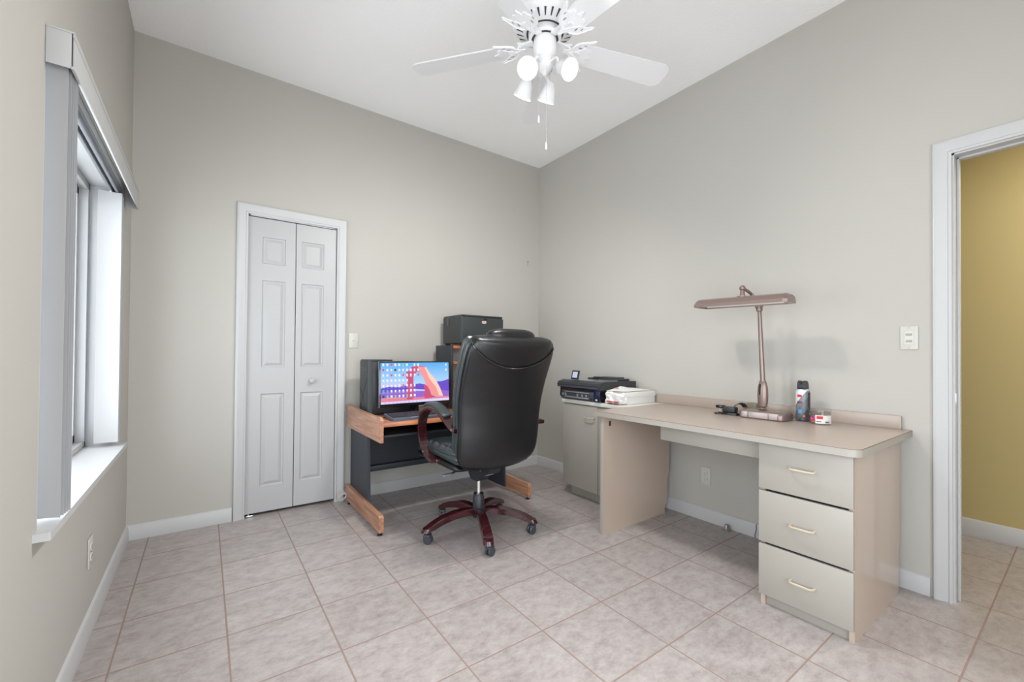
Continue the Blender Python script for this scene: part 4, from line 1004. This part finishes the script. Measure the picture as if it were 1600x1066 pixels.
# headrest flap with smile-shaped lower seam
def low(u): return .835+.125*abs(u)**2.1
rows = []; nu, nv = 48, 16
for j in range(nv+1):
    t = j/nv; row = []
    kt = math.sqrt(max(0, 1-(1-min(1, (1-t)/.30))**2))*.9+.1
    kb = .90+.10*math.sqrt(max(0, 1-(1-min(1, t/.12))**2))
    for i in range(nu):
        c, s_ = sup(2*PI*i/nu, .55); v = low(c)+(1.0-low(c))*t
        p = back_pt(c*1.004*(1-.06*(1-kt)), v, .004+s_*.054*kt*kb); p.z += .012*t*(1-abs(c)**4)
        row.append(p)
    rows.append(row)
hf = obj('headrest_flap', loft(rows), LEATHER, bk, angle=60)
b = BM(); tube(b, [back_pt(u/20*1.0, low(u/20)-.004, .022+.034*((1-abs(u/20)**3.6)**.28 if abs(u) < 20 else 0)) for u in range(-20, 21)], .006, 8); obj('seam', b, BGLOSS, bk)
# headrest pillow rising over the top edge
b = BM()
rows = []
for i in range(25):
    s = -1+2*i/24; k = (1-abs(s)**3.5)**.5 if abs(s) < 1 else 0.02; k = max(k, .02)
    row = []
    for j in range(20):
        c, d = sup(2*PI*j/20, .8)
        row.append(Vector((BX-.004+s*.160, -1.425+c*.055*k, 1.203+d*.042*k)))
    rows.append(row)
obj('headrest_pillow', loft(rows), LEATHER, ch, angle=60)
# seat
rows = []
for j in range(25):
    t = j/24; y = -1.255+t*.575
    edge = min(1, min(t, 1-t)/.10); k = math.sqrt(max(0, 1-(1-edge)**2))*.85+.15
    hw = .262-.015*abs(t-.5); zc = .500+.012*math.sin(t*PI)-(.02 if t > .9 else 0)*((t-.9)/.1)
    row = []
    for i in range(36):
        c, s = sup(2*PI*i/36, .5); wr = .004*math.sin(9*c+14*t)*max(0, s)
        row.append(Vector((HXc+c*hw*(.94+.06*k), y, zc+s*.040*k+wr)))
    rows.append(row)
obj('seat_cushion', loft(rows), LEATHERG, ch, angle=60)
rows = []
for j in range(17):
    t = j/16; y = -1.24+t*.57; edge = min(1, min(t, 1-t)/.10); k = math.sqrt(max(0, 1-(1-edge)**2))*.85+.15
    rows.append([Vector((HXc+sup(2*PI*i/28, .5)[0]*.256*(.92+.08*k), y, .455+sup(2*PI*i/28, .5)[1]*.026*k)) for i in range(28)])
obj('seat_base', loft(rows), LEATHER, ch, angle=60)
for s in (-1, 1):   # puckered seat bolsters
    rows = []
    for j in range(25):
        t = j/24; y = -1.23+t*.50; k = max(.1, math.sqrt(max(0, 1-abs(2*t-1)**4)))
        rows.append([Vector((HXc+s*(.222)+math.cos(a)*.040*k, y, .530+math.sin(a)*(.026+.006*math.sin(t*38+a*2))*k)) for a in [2*PI*i/16 for i in range(16)]])
    obj('seat_bolster', loft(rows), LEATHERG, ch, angle=60)
# arms
AP = [(-1.290, .685), (-1.235, .695), (-1.16, .728), (-1.08, .765), (-1.01, .780), (-.94, .777), (-.88, .752), (-.835, .708), (-.815, .645), (-.825, .580), (-.865, .520), (-.93, .480), (-1.01, .464)]
for s in (-1, 1):
    xa = HXc+(.305 if s > 0 else -.276)
    P_ = smooth_path([(xa, y, z) for y, z in AP], 6)
    b = BM(); sweep(b, P_, [(-.026, -.011), (.026, -.011), (.0285, -.007), (.0285, .007), (.026, .011), (-.026, .011), (-.0285, .007), (-.0285, -.007)], up=Vector((0, 0, 1)))
    ar = obj('armrest', b, CHERRY, ch, angle=40)
    pad = smooth_path([(xa, y, z+.020) for y, z in AP[2:7]], 8)
    b = BM(); nP = len(pad); sweep(b, pad, [(.033*sup(2*PI*i/16, .6)[0], .0145*sup(2*PI*i/16, .6)[1]) for i in range(16)], scales=[.55+.45*math.sqrt(max(0, 1-abs(2*i/(nP-1)-1)**5)) for i in range(nP)])
    obj('arm_pad', b, LEATHERG, ar, angle=60)
    b = BM(); box(b, min(xa, xa-s*.085), max(xa, xa-s*.085), -1.300, -1.245, .680, .705, .003); box(b, min(xa, xa-s*.08), max(xa, xa-s*.08), -1.02, -.93, .454, .476, .003); obj('arm_bracket', b, CHERRY, ar)
    b = BM()
    for (y, z) in ((-.895, .502), (-1.262, .690)): cyl(b, (xa+s*.026, y, z), (xa+s*.031, y, z), .006, n=12)
    obj('arm_bolt', b, CHROME, ar)
for s, zz in ((-1, .585), (1, .585)):
    b = BM()
    for dx, dz in ((-.033, 0), (.028, 0)): pass
    b.free()
